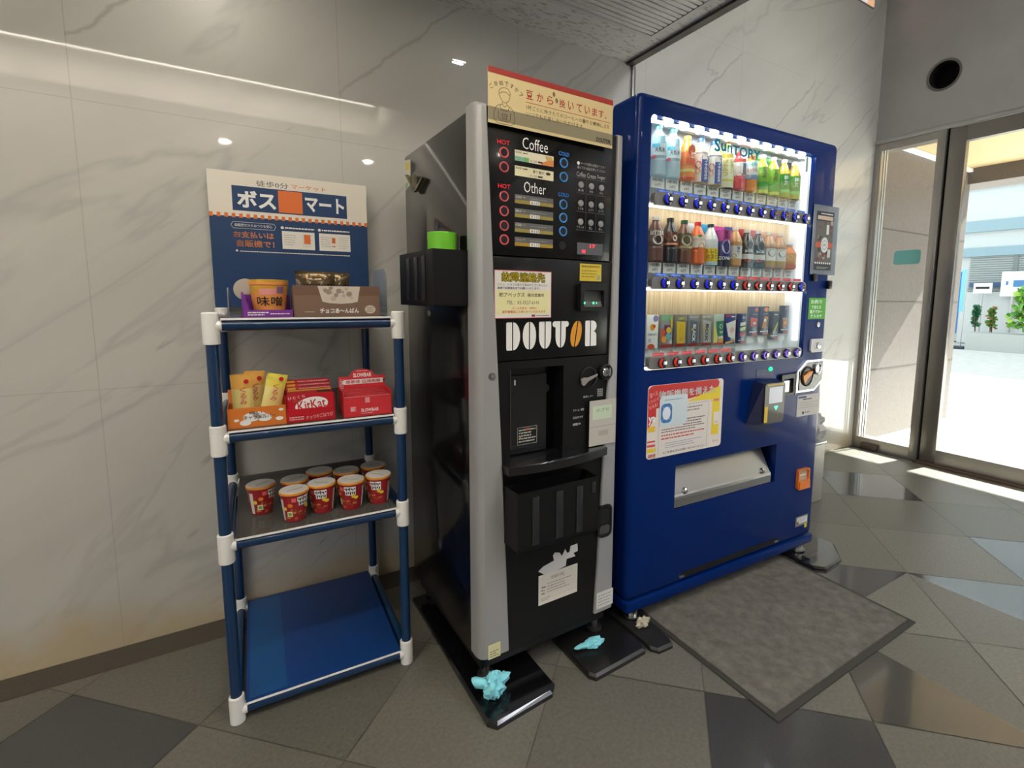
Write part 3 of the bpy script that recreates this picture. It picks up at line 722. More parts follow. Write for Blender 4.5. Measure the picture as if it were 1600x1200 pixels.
def kitkat():
    o = thing('snack_box', 'red box with a white oval logo in the middle of the second shelf', 'snack box', rp(.158, .006, T2), RR)
    rd = mat('c01624', .4); w, d = .126, .11; mb = MB()
    mb.box(0, w, 0, .0018, 0, .038, rd); mb.box(0, .0018, 0, d, 0, .075, rd); mb.box(w - .0018, w, 0, d, 0, .075, rd); mb.box(0, w, d - .0018, d, 0, .1, rd); mb.box(0, w, 0, d, 0, .0018, rd)
    mb.build('box', o)
    mb = MB(); mb.box(.003, w - .003, .004, .0058, .002, .078, rd)
    mb.build('front_flap', o)
    mb = MB(); y = .0036; 
    V = [(.066 + .042 * math.cos(a) - .004 * math.sin(a), .046 + .022 * math.sin(a) + .006 * math.cos(a)) for a in [2 * PI * i / 32 for i in range(32)]]
    mb.flat(V, y, WHITEP)
    mb.txt('KitKat', .030, .102, .034, .061, y - .0006, mat('c01624', .5), .008, rot=.12)
    mb.txt('ひとくち', .006, .05, .066, .075, y - .0004, mat('eacaca', .5), .01, rot=.1); mb.txt('毎日の贅沢', .02, .044, .056, .064, y - .0006, mat('b0585c', .5), .01)
    mb.txt('ナッツのごほうび', .05, .12, .008, .02, -.0005, mat('e8bcbc', .5), .01, rot=.08); mb.fine(.008, .045, .006, .018, -.0005, mat('e8c0c0', .5), 2, 3)
    mb.build('print', o)
    for i, yy in enumerate((.012, .036, .06)):
        q = thing('chocolate_pack', ['red and gold chocolate pack at the front of the red oval-logo box', 'red and gold chocolate pack in the middle of the red oval-logo box', 'red and gold chocolate pack at the back of the red oval-logo box'][i], 'chocolate pack', rp(.164, .006 + yy, T2 + .002), RR, 'chocolate packs in the red box')
        mb = MB(); mb.box(0, .114, 0, .02, 0, .096 + .006 * i, mat('a8202a', .4), .003); mb.build('pack', q)
        mb = MB(); mb.rect(.002, .112, .084 + .006 * i, .088 + .006 * i, -.0004, mat('d9a33a', .3, .4)); mb.rect(.002, .022, .089 + .006 * i, .095 + .006 * i, -.0004, mat('d9a33a', .4)); mb.fine(.03, .11, .089 + .006 * i, .094 + .006 * i, -.0005, mat('d8a0a0', .5), 1, i)
        if i == 0: mb.rect(.075, .11, .078, .083, -.0006, mat('3a2a1c', .5))
        mb.build('print', q)
kitkat()

def slowbar():
    o = thing('snack_box', 'red display box with an arched header at the right of the second shelf', 'snack box', rp(.306, .0, T2), RR)
    rd = mat('d4333c', .4); dk = mat('b5222c', .45); w, d = .136, .115; mb = MB()
    mb.box(0, w, 0, .0018, 0, .058, rd); mb.box(0, .0018, 0, d, 0, .075, rd); mb.box(w - .0018, w, 0, d, 0, .075, rd); mb.box(0, w, 0, d, 0, .0018, rd)
    mb.box(.002, w - .002, .0018, .012, .057, .058, mat('c98a8a', .5)); mb.build('box', o)
    mb = MB(); arch = [(0, .0), (w, .0), (w, .107)] + [(.068 + .036 * math.cos(a), .107 + .022 * math.sin(a)) for a in [PI * i / 14 for i in range(15)]] + [(0, .107)]
    mb.prism(arch, d - .03, d - .028, rd); mb.build('header_card', o)
    mb = MB(); y = d - .031
    mb.rect(.01, .13, .083, .098, y + .0003, WHITEP); mb.flat([(.13, .083), (.136, .09), (.13, .098)], y + .0003, mat('5a4a40', .5))
    mb.txt('罪悪感 低減高脂', .02, .122, .0855, .0955, y - .0004, mat('b5222c', .5), .01)
    mb.txt('SLOWBAR', .042, .096, .104, .117, y + .0003, WHITEP, .03); mb.fine(.052, .086, .121, .125, y + .0003, mat('f0c8c8', .5), 1, 2)
    mb.rect(.002, .014, .06, .1, y + .0006, mat('e8b0b0', .5)); mb.fine(.002, .014, .06, .1, y, mat('b5222c', .5), 6, 3)
    yf = -.0005
    mb.txt('SLOWBAR', .048, .098, .013, .023, yf, mat('f6dcdc', .5), .03); mb.fine(.048, .08, .007, .011, yf, mat('f0c8c8', .5), 1, 4)
    mb.rect(.018, .034, .016, .031, yf, mat('e87a80', .5)); mb.fine(.02, .032, .017, .03, yf * 2, WHITEP, 3, 5)
    for k in range(4): mb.rect(.06, .073, .040 + k * .004, .043 + k * .004, yf, mat('f0b8ba', .5))
    mb.build('print', o)
    for i in range(3):
        q = thing('snack_bar', ['red wrapped snack bar lying at the front of the arched red box', 'red wrapped snack bar in the middle of the arched red box', 'red wrapped snack bar at the back of the arched red box'][i], 'snack bar', rp(.31, .014 + i * .023, T2 + .002), RR, 'red snack bars in the arched box')
        mb = MB(); mb.box(0, .128, 0, .02, 0, .064 + .003 * i, dk, .004); mb.build('wrapper', q)
slowbar()

def cup_noodles():
    spots = [('A', .087, .15, .5), ('B', .178, .147, .3), ('C', .17, .052, .15), ('D', .246, .076, -.7), ('E', .327, .06, -.75), ('F', .251, .19, .2), ('G', .327, .155, -.2), ('H', .413, .166, 0.), ('I', .409, .066, -.95)]
    lab = dict(A='red snack cup with a white lid standing alone at the left of the third shelf', B='red snack cup at the back, second from the left on the third shelf',
               C='red snack cup at the front left, nearest the shelf edge', D='red snack cup second from the left in the front row of cups', E='red snack cup third from the left in the front row of cups',
               F='red snack cup in the back row behind the second front cup', G='red snack cup in the back row behind the third front cup', H='red snack cup in the back right corner of the third shelf', I='red snack cup at the right end of the front row of cups')
    body = mat('9c1f26', .35, 0, .3); rim = mat('e39a3a', .4); lidm = mat('d9d6d0', .35, .1); tan = mat('b4683a', .5)
    def on(a, z, e): 
        r = .0292 + (.0392 - .0292) * z / .083 + e; return (r * math.sin(a), -r * math.cos(a), z)
    shell = MB(); shell.lathe([(.0275, 0), (.0292, .002), (.0390, .080), (.0392, .081)], body, n=36)
    art = MB()
    def patch(a0, a1, z0, z1, m, e=.0005, n=6, sk=0.):
        for i in range(n):
            p, q = a0 + (a1 - a0) * i / n, a0 + (a1 - a0) * (i + 1) / n
            s0, s1 = sk * (i / n), sk * ((i + 1) / n)
            art.poly([on(p, z0 + s0, e), on(q, z0 + s1, e), on(q, z1 + s1, e), on(p, z1 + s0, e)], m)
    def blob(a, z, ra, rz_, m, e=.0008, n=14): art.poly([on(a + ra * math.cos(2 * PI * i / n), z + rz_ * math.sin(2 * PI * i / n), e) for i in range(n)], m)
    def tx(t, a0, a1, z0, z1, m, b=.03, e=.0014):
        vs, fs, _ = text2d(t, b); art.add([on(a0 + (a1 - a0) * u, z0 + (z1 - z0) * v, e) for u, v in vs], fs, m)
    r = random.Random(8)
    for rep in (0, PI):
        o_ = rep
        for k in range(22): blob(o_ + r.uniform(-.9, 1.1), r.uniform(.006, .04), r.uniform(.08, .2), r.uniform(.002, .004), [mat('b4683a', .5), mat('c98a4a', .5), mat('a04a30', .5)][k % 3], .0005 + k * .00002)
        patch(.0 + o_, .95 + o_, .062, .076, WHITEP, .0009); patch(.1 + o_, .95 + o_, .049, .062, WHITEP, .0009)
        
        for k in range(7): patch(.06 + .125 * k + o_, .14 + .125 * k + o_, .0635, .0745 - .002 * (k % 3), INK, .0014, 2) if k % 2 else patch(.06 + .125 * k + o_, .16 + .125 * k + o_, .067, .0715, INK, .0014, 2)
        for k in range(5): patch(.18 + .15 * k + o_, .27 + .15 * k + o_, .051 + .003 * (k % 2), .0605, INK, .0014, 2)
        patch(-.42 + o_, -.1 + o_, .062, .074, mat('e86a6a', .5), .0009)
        blob(-.55 + o_, .052, .2, .006, mat('e58a2c', .4), .0011); blob(.75 + o_, .046, .16, .006, mat('e8c43a', .4), .0016); blob(1.0 + o_, .041, .2, .005, mat('e8d03a', .4), .0015)
        patch(-.85 + o_, -.4 + o_, .018, .034, mat('e9e2c0', .5), .0012); blob(-.62 + o_, .026, .16, .005, mat('7fae4a', .5), .0016); blob(-1.0 + o_, .042, .16, .006, mat('e8c83a', .5), .0012)
        patch(-1.5 + o_, -1.15 + o_, .006, .07, mat('d9d3cc', .5), .0008)
    lid = MB(); lid.lathe([(.0392, 0), (.0416, .001), (.0418, .006), (.0395, .0078)], rim, (0, 0, .0808), n=36); 
    lidd = MB(); lidd.lathe([(.0398, 0), (.0396, .0008), (.001, .0012)], lidm, (0, 0, .0886), n=36)
    lidd.add([(-.02, -.012, .0902), (.024, -.004, .0902), (.024, .0, .0902), (-.02, -.008, .0902)], [(0, 1, 2, 3)], mat('8c8a86', .5))
    base = None
    for (k, x, y, rz) in spots:
        q = thing('snack_cup', lab[k], 'snack cup', rp(x, y, T3 + .0), RR + rz, 'red snack cups on the third shelf'); q.scale = (.945, .945, 1)
        if base is None:
            base = [shell.build('cup', q), art.build('print', q), lid.build('rim', q), lidd.build('lid', q)]
        else:
            for b in base:
                c = b.copy(); c.parent = q; C.objects.link(c)
cup_noodles()

# ================================================================== coffee machine
KX, KY, KR = .5534, -.8232, .0193
KM = Matrix.Translation((KX, KY, 0)) @ Matrix.Rotation(KR, 4, 'Z')
def kp(x, y, z): return tuple(KM @ Vector((x, y, z)))
KB = mat('0c0c0d', .25, 0, .3, spec=.25, name='gloss_black', coat_rough=.06)
KSIDE = mat('060607', .3, 0, .6, spec=.15, name='mirror_black_side', coat_rough=.03)
KP = mat('0f0f10', .38, 0, .1, spec=.3); SILVER = mat('a2a2a1', .4, .2, .1, name='silver_trim')
def coffee():
    o = thing('coffee_machine', 'tall black coffee vending machine with silver side trims beside the blue rack', 'coffee machine', (KX, KY, 0), KR)
    mb = MB(); mb.box(.004, .506, .056, .60, .1, 1.668, KSIDE, .006); mb.build('cabinet', o)
    mb = MB(); mb.box(.02, .49, .03, .57, .065, .1, BLACK)
    mb.build('plinth', o)
    for x, y in ((.045, .05), (.465, .05), (.06, .55), (.45, .55)):
        mb = MB(); mb.cyl((x, y, .022), (x, y, .07), .012, BRUSH); mb.cyl((x, y, .0225), (x, y, .032), .026, mat('2a2a2a', .5)); mb.build('foot', o)
    lz = [(1.668, .0332), (1.61, .0345), (1.267, .0492), (1.005, .0614), (.595, .0800), (.3, .091), (.119, .097)]
    rz_ = [(1.668, .4797), (1.61, .479), (1.341, .4735), (.976, .4655), (.683, .4477), (.3, .432), (.119, .4224)]
    # side trims
    for side, tab in ((0, lz), (1, rz_)):
        mb = MB(); rows = []
        for z, xe in tab:
            if side == 0: sec = [(0, .055), (0, .024), (.002, .012), (.008, .002), (.018, -.005), (xe - .004, -.006), (xe, -.003), (xe, .055)]
            else: sec = [(.51, .055), (.51, .024), (.508, .012), (.502, .002), (.494, -.005), (xe + .004, -.006), (xe, -.003), (xe, .055)]
            rows.append([(a, b, z) for a, b in sec])
        # round the head of the trim
        top = rows[0]; rows.insert(0, [(a, max(b, .004) if b < .02 else b, z + .008) for a, b, z in top])
        V = [p for r in rows for p in r]; n = 8; F = []
        for k in range(len(rows) - 1): F += [(k * n + i, k * n + (i + 1) % n, (k + 1) * n + (i + 1) % n, (k + 1) * n + i) for i in range(n)]
        mb.add(V, F, SILVER, True); mb.add(V, [tuple(range(n)), tuple(range(len(V) - 1, len(V) - n - 1, -1))], SILVER)
        mb.build('side_trim', o, sharp=.5)
    # face panels
    mb = MB(); mb.box(.02, .49, .004, .055, 1.29, 1.672, KB, .002); menu = mb.build('menu_panel', o)
    mb = MB(); mb.box(.02, .49, .003, .055, .997, 1.287, mat('0d0d0e', .3, 0, .2, spec=.25, coat_rough=.1), .002); logo = mb.build('logo_panel', o)
    mb = MB(); mb.plate([(.05, .105), (.475, .105), (.475, .994), (.05, .994)], [[(.105, .7), (.29, .7), (.29, .972), (.105, .972)]], .003, .055, KP)
    mb.box(.10, .295, .15, .153, .69, .98, BLACK); mb.box(.1, .105, .054, .15, .69, .98, BLACK); mb.box(.29, .295, .054, .15, .69, .98, BLACK); mb.box(.1, .295, .054, .15, .972, .98, BLACK); mb.box(.1, .295, .054, .15, .69, .70, BLACK)
    low = mb.build('lower_panel', o)
    y = .0026; yp = .0033
    # menu print
    mb = MB(); rd = mat('e0202c', .5); bl = mat('2f7fd8', .5); W_ = mat('f2f2ef', .5)
    for x0, t, z in ((.0855, 'HOT', 1.588), (.0872, 'HOT', 1.474)): mb.txt(t, x0 - .019, x0 + .019, z - .006, z + .006, yp, rd, .02)
    for t, z in (('COLD', 1.588), ('COLD', 1.4735)): mb.txt(t, .2825 - .019, .2825 + .019, z - .0055, z + .0055, yp, bl, .02)
    mb.txt('Coffee', .144, .227, 1.581, 1.612, yp, W_, -.004); mb.txt('Other', .149, .221, 1.466, 1.495, yp, W_, -.004)
    for i, (z0, z1) in enumerate(((1.5465, 1.575), (1.507, 1.5335), (1.4335, 1.4575), (1.396, 1.42), (1.356, 1.3825), (1.318, 1.3427))):
        x0, x1 = .1197, .2467
        if i < 2:
            mb.rect(x0, x1, z0, z1, yp, mat('e6dfc6' if i == 0 else 'e9e2bd', .5))
            if i == 0:
                mb.rect(x0, x0 + .045, z0, z0 + .012, yp - .0003, mat('7fb49a', .5)); mb.rect(x0 + .03, x0 + .045, z0, z0 + .012, yp - .0005, mat('6fae62', .5))
                mb.flat([(x1 - .045, z0), (x1, z0), (x1, z0 + .017), (x1 - .02, z0 + .014), (x1 - .035, z0 + .008)], yp - .0003, mat('d98a4c', .5)); mb.flat([(x1 - .03, z1 - .003), (x1 - .008, z1 - .002), (x1, z0 + .015), (x1 - .024, z0 + .014)], yp - .0004, mat('c8b06a', .5))
            else:
                mb.disc(x1 - .018, z1 - .009, .008, yp - .0004, mat('3a3026', .5), 14, .004); mb.txt('香り豊か', x0 + .057, x0 + .095, z1 - .013, z1 - .005, yp - .0004, mat('6a4038', .5), .01)
            mb.txt('BLEND', x0 + .003, x0 + .022, z1 - .008, z1 - .003, yp - .0004, INK, .01); mb.fine(x0 + .026, x0 + .04, z1 - .009, z1 - .003, yp - .0004, INK, 1, i)
            mb.txt('￥110', x0 + .049, x0 + .07, z0 + .002, z0 + .009, yp - .0004, INK); mb.rect(x0 + .074, x0 + .09, z0 + .003, z0 + .008, yp - .0004, mat('4a463c', .5))
        else:
            mb.rect(x0, x1, z0, z1, yp, mat('66666a', .4)); mb.rect(x0, x1, z0, z0 + .0095, yp - .0003, mat(['a8954c', 'a8984f', 'a8984f', 'b8963a'][i - 2], .4, .3))
            mb.txt('￥110', x0 + .052, x0 + .079, z0 + .0012, z0 + .010, yp - .0008, INK); mb.rect(x0 + .049, x0 + .081, z0 + .0004, z0 + .011, yp - .0006, WHITEP)
            mb.txt(['ICED', 'MILK', 'ICED', 'Cocoa'][i - 2], x0 + .003, x0 + .022, z1 - .0095, z1 - .004, yp - .0005, mat('e0dcd0' if i < 5 else 'e0b0a8', .5), .01)
            mb.fine(x0 + .026, x0 + .034, z1 - .009, z1 - .004, yp - .0005, mat('d0b050', .5), 1, i); mb.fine(x0 + .05, x0 + .105, z1 - .010, z1 - .006, yp - .0005, mat('98988e', .5), 1, i + 2, .5)
    # strength / cream / sugar table
    mb.disc(.3345, 1.5705, .005, yp, W_, 14); mb.txt('マークの飲料は調整ができます', .343, .438, 1.5675, 1.5755, yp, mat('b8b8b6', .5)); mb.txt('選んでから商品を押してください', .331, .437, 1.555, 1.563, yp, mat('b8b8b6', .5))
    for i, (t, x) in enumerate((('Coffee', .345), ('Cream', .384), ('Sugar', .4225))):
        mb.txt(t, x - .0165, x + .0165, 1.533, 1.546, yp, mat('c8c8c6', .5), -.004); mb.rect(x - .016, x + .016, 1.5295, 1.5303, yp, GREYTX)
        for j, z in enumerate((1.5095, 1.456, 1.402)):
            t2 = (('濃い味', 'うすめ', 'ブラック'), ('多め', 'ふつう', 'なし'), ('多め', 'ふつう', 'なし'))[i][j]
            w = .006 * len(t2) * .9; mb.txt(t2, x - w / 1.6, x + w / 1.6, z - .0195, z - .0115, yp, mat('c0c0be', .5)); mb.rect(x - .016, x + .016, z - .0245, z - .0238, yp, GREYTX)
    for x in (.3645, .4035): mb.rect(x - .0006, x + .0006, 1.378, 1.54, yp, mat('55555a', .5))
    mb.build('menu_print', menu)
    for x, zs, c in ((.0865, (1.5616, 1.5239, 1.4472, 1.4085, 1.3696, 1.3321), 'd8545c'), (.2818, (1.5629, 1.5236, 1.4461, 1.4079, 1.3694), '3f93e0')):
        for z in zs:
            mb = MB(); mb.lathe([(.0105, .001), (.0105, -.001), (.0132, -.0018), (.0142, -.001), (.0142, .003)], mat(c, .4), (x, .0025, z), 28, axis='y')
            mb.disc(x, z, .0107, .0022, mat('151416', .3), 24); mb.build('drink_button', menu)
    mb = MB(); mb.disc(.2803, 1.3289, .0125, .0030, mat('0c0c0d', .5), 24); mb.build('blank_cap', menu)
    for x in (.345, .384, .4228):
        for z in (1.5095, 1.456, 1.402):
            mb = MB(); mb.lathe([(.0093, .003), (.0093, -.0012), (.0078, -.0024), (.0005, -.0028)], mat('9c9c9c', .35, .3), (x, .0025, z), 20, axis='y'); mb.build('option_button', menu)
    mb = MB(); mb.box(.334, .431, .0015, .006, 1.306, 1.341, mat('5b5c62', .25, 0, .3)); E_R = mat('ff2a3c', .4, 0, 0, 1.6)
    mb.txt('17', .381, .402, 1.327, 1.337, .0011, E_R, .02); mb.rect(.351, .364, 1.311, 1.320, .0011, E_R); mb.build('price_display', menu)
    # card sign standing on the head of the machine
    mb = MB(); Y = -.0085; cream = mat('d9c592', .6)
    V = []; nx = 16
    for z, yy in ((1.627, Y + .0062), (1.675, Y + .002), (1.765, Y - .001)):
        pass
    mb.box(.034, .452, Y, Y + .0007, 1.627, 1.766, cream); y2 = Y - .0004
    mb.rect(.034, .452, 1.751, 1.766, y2, mat('a03028', .6))
    br = mat('4a3a2c', .6); rd2 = mat('b03a30', .6)
    for i, ch in enumerate('ご存知ですか？'):
        a = math.radians(128 - i * 13.5); cx, cz = .085, 1.667; R_ = .065
        mb.txt(ch, cx + R_ * 1.05 * math.cos(a) - .0055, cx + R_ * 1.05 * math.cos(a) + .0055, cz + R_ * math.sin(a) - .006, cz + R_ * math.sin(a) + .006, y2, br, .01, rot=a - PI / 2)
    # outline of a shop worker holding a cup
    L_ = lambda pts: mb.pline(pts, .0014, y2, br)
    cx = .082
    L_([(cx - .012, 1.717), (cx - .016, 1.711), (cx - .0155, 1.70), (cx - .009, 1.69), (cx - .004, 1.684), (cx + .005, 1.684), (cx + .012, 1.69), (cx + .0165, 1.70), (cx + .017, 1.712), (cx + .011, 1.720), (cx, 1.722), (cx - .012, 1.717)])
    L_([(cx - .0145, 1.704), (cx - .008, 1.709), (cx + .004, 1.711), (cx + .0155, 1.705)])
    L_([(cx - .005, 1.684), (cx - .007, 1.679), (cx - .02, 1.674), (cx - .028, 1.665), (cx - .032, 1.65), (cx - .030, 1.637), (cx - .02, 1.630), (cx + .02, 1.630), (cx + .03, 1.637), (cx + .032, 1.65), (cx + .028, 1.665), (cx + .02, 1.674), (cx + .008, 1.679), (cx + .006, 1.684)])
    L_([(cx - .014, 1.676), (cx - .009, 1.664), (cx + .01, 1.664), (cx + .015, 1.676)]); L_([(cx - .007, 1.679), (cx, 1.673), (cx + .008, 1.679)])
    L_([(cx - .018, 1.66), (cx - .018, 1.645), (cx - .01, 1.637), (cx + .01, 1.637), (cx + .018, 1.645), (cx + .018, 1.66)])
    L_([(cx - .008, 1.655), (cx - .0065, 1.641), (cx + .0065, 1.641), (cx + .008, 1.655), (cx - .008, 1.655)]); L_([(cx - .0075, 1.650), (cx + .0075, 1.650)]); L_([(cx - .007, 1.645), (cx + .007, 1.645)])
    xs = [.147 + i * .0279 for i in range(11)]
    for ch, x in zip('豆から', (.148, .182, .215)): mb.txt(ch, x, x + .021, 1.708, 1.731, y2, rd2, .012)
    for ch, x in zip('挽いています', (.256, .286, .316, .345, .372, .397)): mb.txt(ch, x, x + .02, 1.708, 1.73, y2, rd2, .012)
    mb.ring(.424, 1.711, .0015, .003, y2, rd2, 12)
    mb.rect(.034, .452, 1.635, 1.668, Y - .0002, clear('grey_tape', 'e6e6e2', alpha=.4, body='96948c'))
    for bx, bz in ((.238, 1.738), (.247, 1.723)): mb.disc(bx, bz, .0042, y2, br, 12, .0068); mb.line(bx - .001, bz - .005, bx + .001, bz + .005, .0012, y2 - .0003, cream)
    mb.rect(.147, .442, 1.6985, 1.700, y2, rd2)
    mb.txt('1杯ごとに挽きたてのコーヒーの香りと美味しさを', .149, .440, 1.681, 1.6925, y2, br); mb.txt('いつでもお楽しみいただけます。', .149, .345, 1.664, 1.676, y2, br)
    mb.txt('DOUTOR', .39, .446, 1.638, 1.651, y2, br, .05)
    mb.build('card_sign', o)
    # logo panel: bean-shaped letters
    mb = MB(); lw = mat('f1f0ec', .5); ob = mat('e09a2c', .5); z0, z1 = 1.0262, 1.1056; yl = .0022
    def arc(cx, cz, rx, rz, a0, a1, n=10): return [(cx + rx * math.cos(math.radians(a0 + (a1 - a0) * i / n)), cz + rz * math.sin(math.radians(a0 + (a1 - a0) * i / n))) for i in range(n + 1)]
    h = z1 - z0; zm = (z0 + z1) / 2
    def half(x, w, tl, bl_, m, left):  # half bean with rounded outer corners
        s = -1 if left else 1
        P = [(x, z1)] + [(x + s * (w - w * 0 - tl) + s * tl * math.sin(math.radians(a)), z1 - min(h / 2, tl * 1.9) + min(h / 2, tl * 1.9) * math.cos(math.radians(a))) for a in range(0, 91, 10)]
        P += [(x + s * (w - bl_) + s * bl_ * math.cos(math.radians(a)), z0 + min(h / 2, bl_ * 1.9) - min(h / 2, bl_ * 1.9) * math.sin(math.radians(a))) for a in range(0, 91, 10)] + [(x, z0)]
        mb.flat(P if not left else P[::-1], yl, m)
    g = .0018
    c = .1125; half(c - g, .0185, .003, .003, lw, True); half(c + g, .0225, .0225, .0225, lw, False)
    c = .168; half(c - g, .0205, .0205, .0205, lw, True); half(c + g, .0205, .0205, .0205, lw, False)
    c = .2215; half(c - g, .0195, .003, .0195, lw, True); half(c + g, .0195, .003, .0195, lw, False)
    c = .277
    for s in (-1, 1):
        P = [(c + s * g, z1), (c + s * .022, z1)] + [(c + s * (.022 + .0075 * math.sin(math.radians(a))), z1 - .0085 + .0085 * math.cos(math.radians(a))) for a in range(15, 181, 15)] + [(c + s * .0185, z1 - .018), (c + s * .0185, z0 + .035)]
        P += [(c + s * (.0185 * math.cos(math.radians(a))), z0 + .035 - .035 * math.sin(math.radians(a))) for a in range(10, 81, 10)] + [(c + s * g, z0)]
        mb.flat(P, yl, lw)
    c = .3345
    for s in (-1, 1):
        P = [(g * s, h / 2)] + [(s * (g + .0185 * math.sin(math.radians(a))), .0 + h / 2 * math.cos(math.radians(a)) ** (1 if a < 90 else 1)) for a in range(10, 171, 10)] + [(g * s, -h / 2)]
        mb.flat([(c + x + .16 * zz, zm + zz) for x, zz in P], yl, ob)
    c = .3895; half(c - g, .0185, .003, .003, lw, True)
    P = [(c + g, z1)] + arc(c + g + .006, z1 - .017, .0165, .017, 80, -75, 9) + [(c + g + .017, zm + .004), (c + g + .022, zm - .004), (c + g + .0225, z0 + .003), (c + g + .0195, z0), (c + g, z0)]
    mb.flat(P, yl, lw)
    mb.build('logo_letters', logo)
    # service sticker
    mb = MB(); x0, x1, a, b = .051, .236, 1.117, 1.25; ys = -.0068
    mb.box(x0, x1, ys, ys + .0006, a, b, mat('e9e6df', .5)); ys -= .0003
    for r_ in ((x0, x1, b - .0018, b), (x0, x1, a, a + .0018), (x0, x0 + .0015, a, b), (x1 - .0015, x1, a, b)): mb.rect(*r_, ys, mat('c84a50', .5))
    mb.rect(x0 + .006, x1 - .006, a + .012, b - .055, ys, mat('ece6ae', .5))
    mb.fat('故障連絡先', x0 + .022, x0 + .162, b - .031, b - .006, ys - .0002, INK, .0017); mb.fat('故障連絡先', x0 + .022, x0 + .162, b - .031, b - .006, ys - .0004, mat('e6d01e', .5), .0005)
    mb.txt('コイン、トラブル等で不具合がございましたら、', x0 + .009, x1 - .01, b - .043, b - .036, ys - .0002, mat('55555a', .5)); mb.txt('直接下記連絡先までお願いいたします。', x0 + .009, x0 + .145, b - .0525, b - .0455, ys - .0002, mat('45454a', .5), .01)
    mb.txt('㈱アペックス', x0 + .014, x0 + .095, b - .074, b - .061, ys - .0002, INK, .008); mb.txt('横浜営業所', x0 + .104, x0 + .16, b - .073, b - .063, ys - .0002, INK, .008)
    mb.txt('TEL：03-3527-6141', x0 + .038, x0 + .142, b - .094, b - .084, ys - .0002, mat('5a5a58', .5))
    mb.txt('コール先表示・故障は', x0 + .055, x0 + .135, b - .108, b - .101, ys - .0002, mat('cc3a34', .5)); mb.txt('留守番電話にて承らせていただきます', x0 + .024, x0 + .165, b - .118, b - .111, ys - .0002, mat('cc3a34', .5), .008)
    mb.rect(x0 + .118, x0 + .13, a + .004, a + .010, ys - .0002, mat('8a3a6a', .5)); mb.fine(x0 + .134, x0 + .178, a + .004, a + .009, ys - .0002, mat('55556a', .5), 1, 4)
    mb.build('service_sticker', o)
    mb = MB(); mb.box(.345, .428, .0018, .0026, 1.227, 1.279, mat('d9c13e', .5)); mb.fine(.351, .42, 1.268, 1.274, .0014, mat('8a6a14', .5), 1, 2, .8); mb.fine(.351, .41, 1.236, 1.262, .0014, mat('8a7424', .5), 3, 3, .3)
    mb.rect(.411, .423, 1.231, 1.245, .0014, mat('a0a08c', .5)); mb.build('yellow_sticker', logo)
    # note reader
    mb = MB(); fr = mat('151517', .4); mb.plate(mb.rr(.338, .437, 1.137, 1.221, .006), [mb.rr(.351, .428, 1.146, 1.199, .006)], -.014, .004, fr); mb.box(.349, .43, .0015, .0028, 1.144, 1.2, mat('4a4d4c', .4))
    mb.prism([(.352, 1.148), (.427, 1.148), (.422, 1.165), (.356, 1.165)], -.008, .001, mat('6a6e6a', .35, .3)); rr_ = mb.build('note_reader', o)
    mb = MB(); eg = mat('3cff9a', .4, 0, 0, 2.2)
    for x, r_ in ((.357, .0032), (.391, .0034), (.403, .002)): mb.disc(x, 1.160, r_, -.0086, eg, 12)
    mb.build('indicator_lights', rr_)
    # cup bay with sliding door, tray
    mb = MB(); mb.plate([(.112, .706), (.255, .706), (.255, .885), (.266, .89), (.266, .906), (.255, .912), (.255, .944), (.112, .944)], [], .045, .05, mat('17181a', .25, 0, .3, coat_rough=.1))
    cd = mb.build('cup_door', low)
    mb = MB(); yy = .0445; lg = mat('b5b2a6', .5)
    mb.pline([(.153, .732), (.221, .732), (.221, .785), (.153, .785), (.153, .732)], .0012, yy, lg)
    mb.fine(.157, .217, .737, .781, yy, lg, 5, 5, .5); mb.flat([(.158, .752), (.166, .752), (.162, .76)], yy - .0003, mat('d0a060', .5)); mb.rect(.181, .198, .775, .781, yy - .0003, mat('b06a4a', .5))
    mb.build('caution_label', cd)
    mb = MB(); mb.box(.118, .121, .0, .0032, .925, .94, mat('b8b8b8', .4)); mb.box(.104, .106, .0, .0032, .74, .97, mat('38383a', .4)); mb.build('door_edge', low)
    mb = MB()
    out = [(.078, .003), (.078, -.03)] + [(.078 + .367 * t, -.03 - .032 * math.sin(PI * (.08 + .84 * t)) + .012 * t) for t in [i / 16 for i in range(17)]] + [(.447, .003)]
    mb.slab(out, .674, .702, mat('101012', .25, 0, .4, coat_rough=.1), .004); mb.build('cup_tray', o)
    mb = MB(); 
    for z in (.8265, .803, .7815): mb.txt(['クリーム・砂糖', '補給中です', '調整中'][int(round((.8265 - z) / .0225))], .327, [.37, .366, .357][int(round((.8265 - z) / .0225))], z - .004, z + .004, .0024, mat('c6c6c4', .5), .015)
    mb.build('panel_print', low); mb = MB(); mb.txt('返却レバー', .366, .405, .8625, .8695, .0024, mat('c6c6c4', .5), .01)
    for i in range(3):
        for j in range(4): mb.rect(.4225 + i * .008, .4285 + i * .008, .862 + j * .0065, .867 + j * .0065, .0024, mat('8f8f8d', .5))
    mb.build('lever_print', low)
    mb = MB(); mb.lathe([(.0335, .005), (.0335, -.003), (.029, -.004), (.028, .006), (.001, .006)], mat('0e0e0f', .35), (.384, .002, .927), 32, axis='y'); co = mb.build('coin_slot', o)
    mb = MB(); mb.prism([(.35, .925), (.353, .907), (.361, .903), (.378, .917), (.414, .932), (.414, .937), (.378, .928), (.36, .929)], -.009, -.003, mat('a09e9a', .35, .4)); mb.build('return_lever', co)
    mb = MB(); mb.lathe([(.026, .005), (.026, -.004), (.022, -.005), (.021, .0), (.001, .0)], mat('0e0e0f', .4), (.45, -.004, .940), 28, axis='y'); lk = mb.build('lock', o)
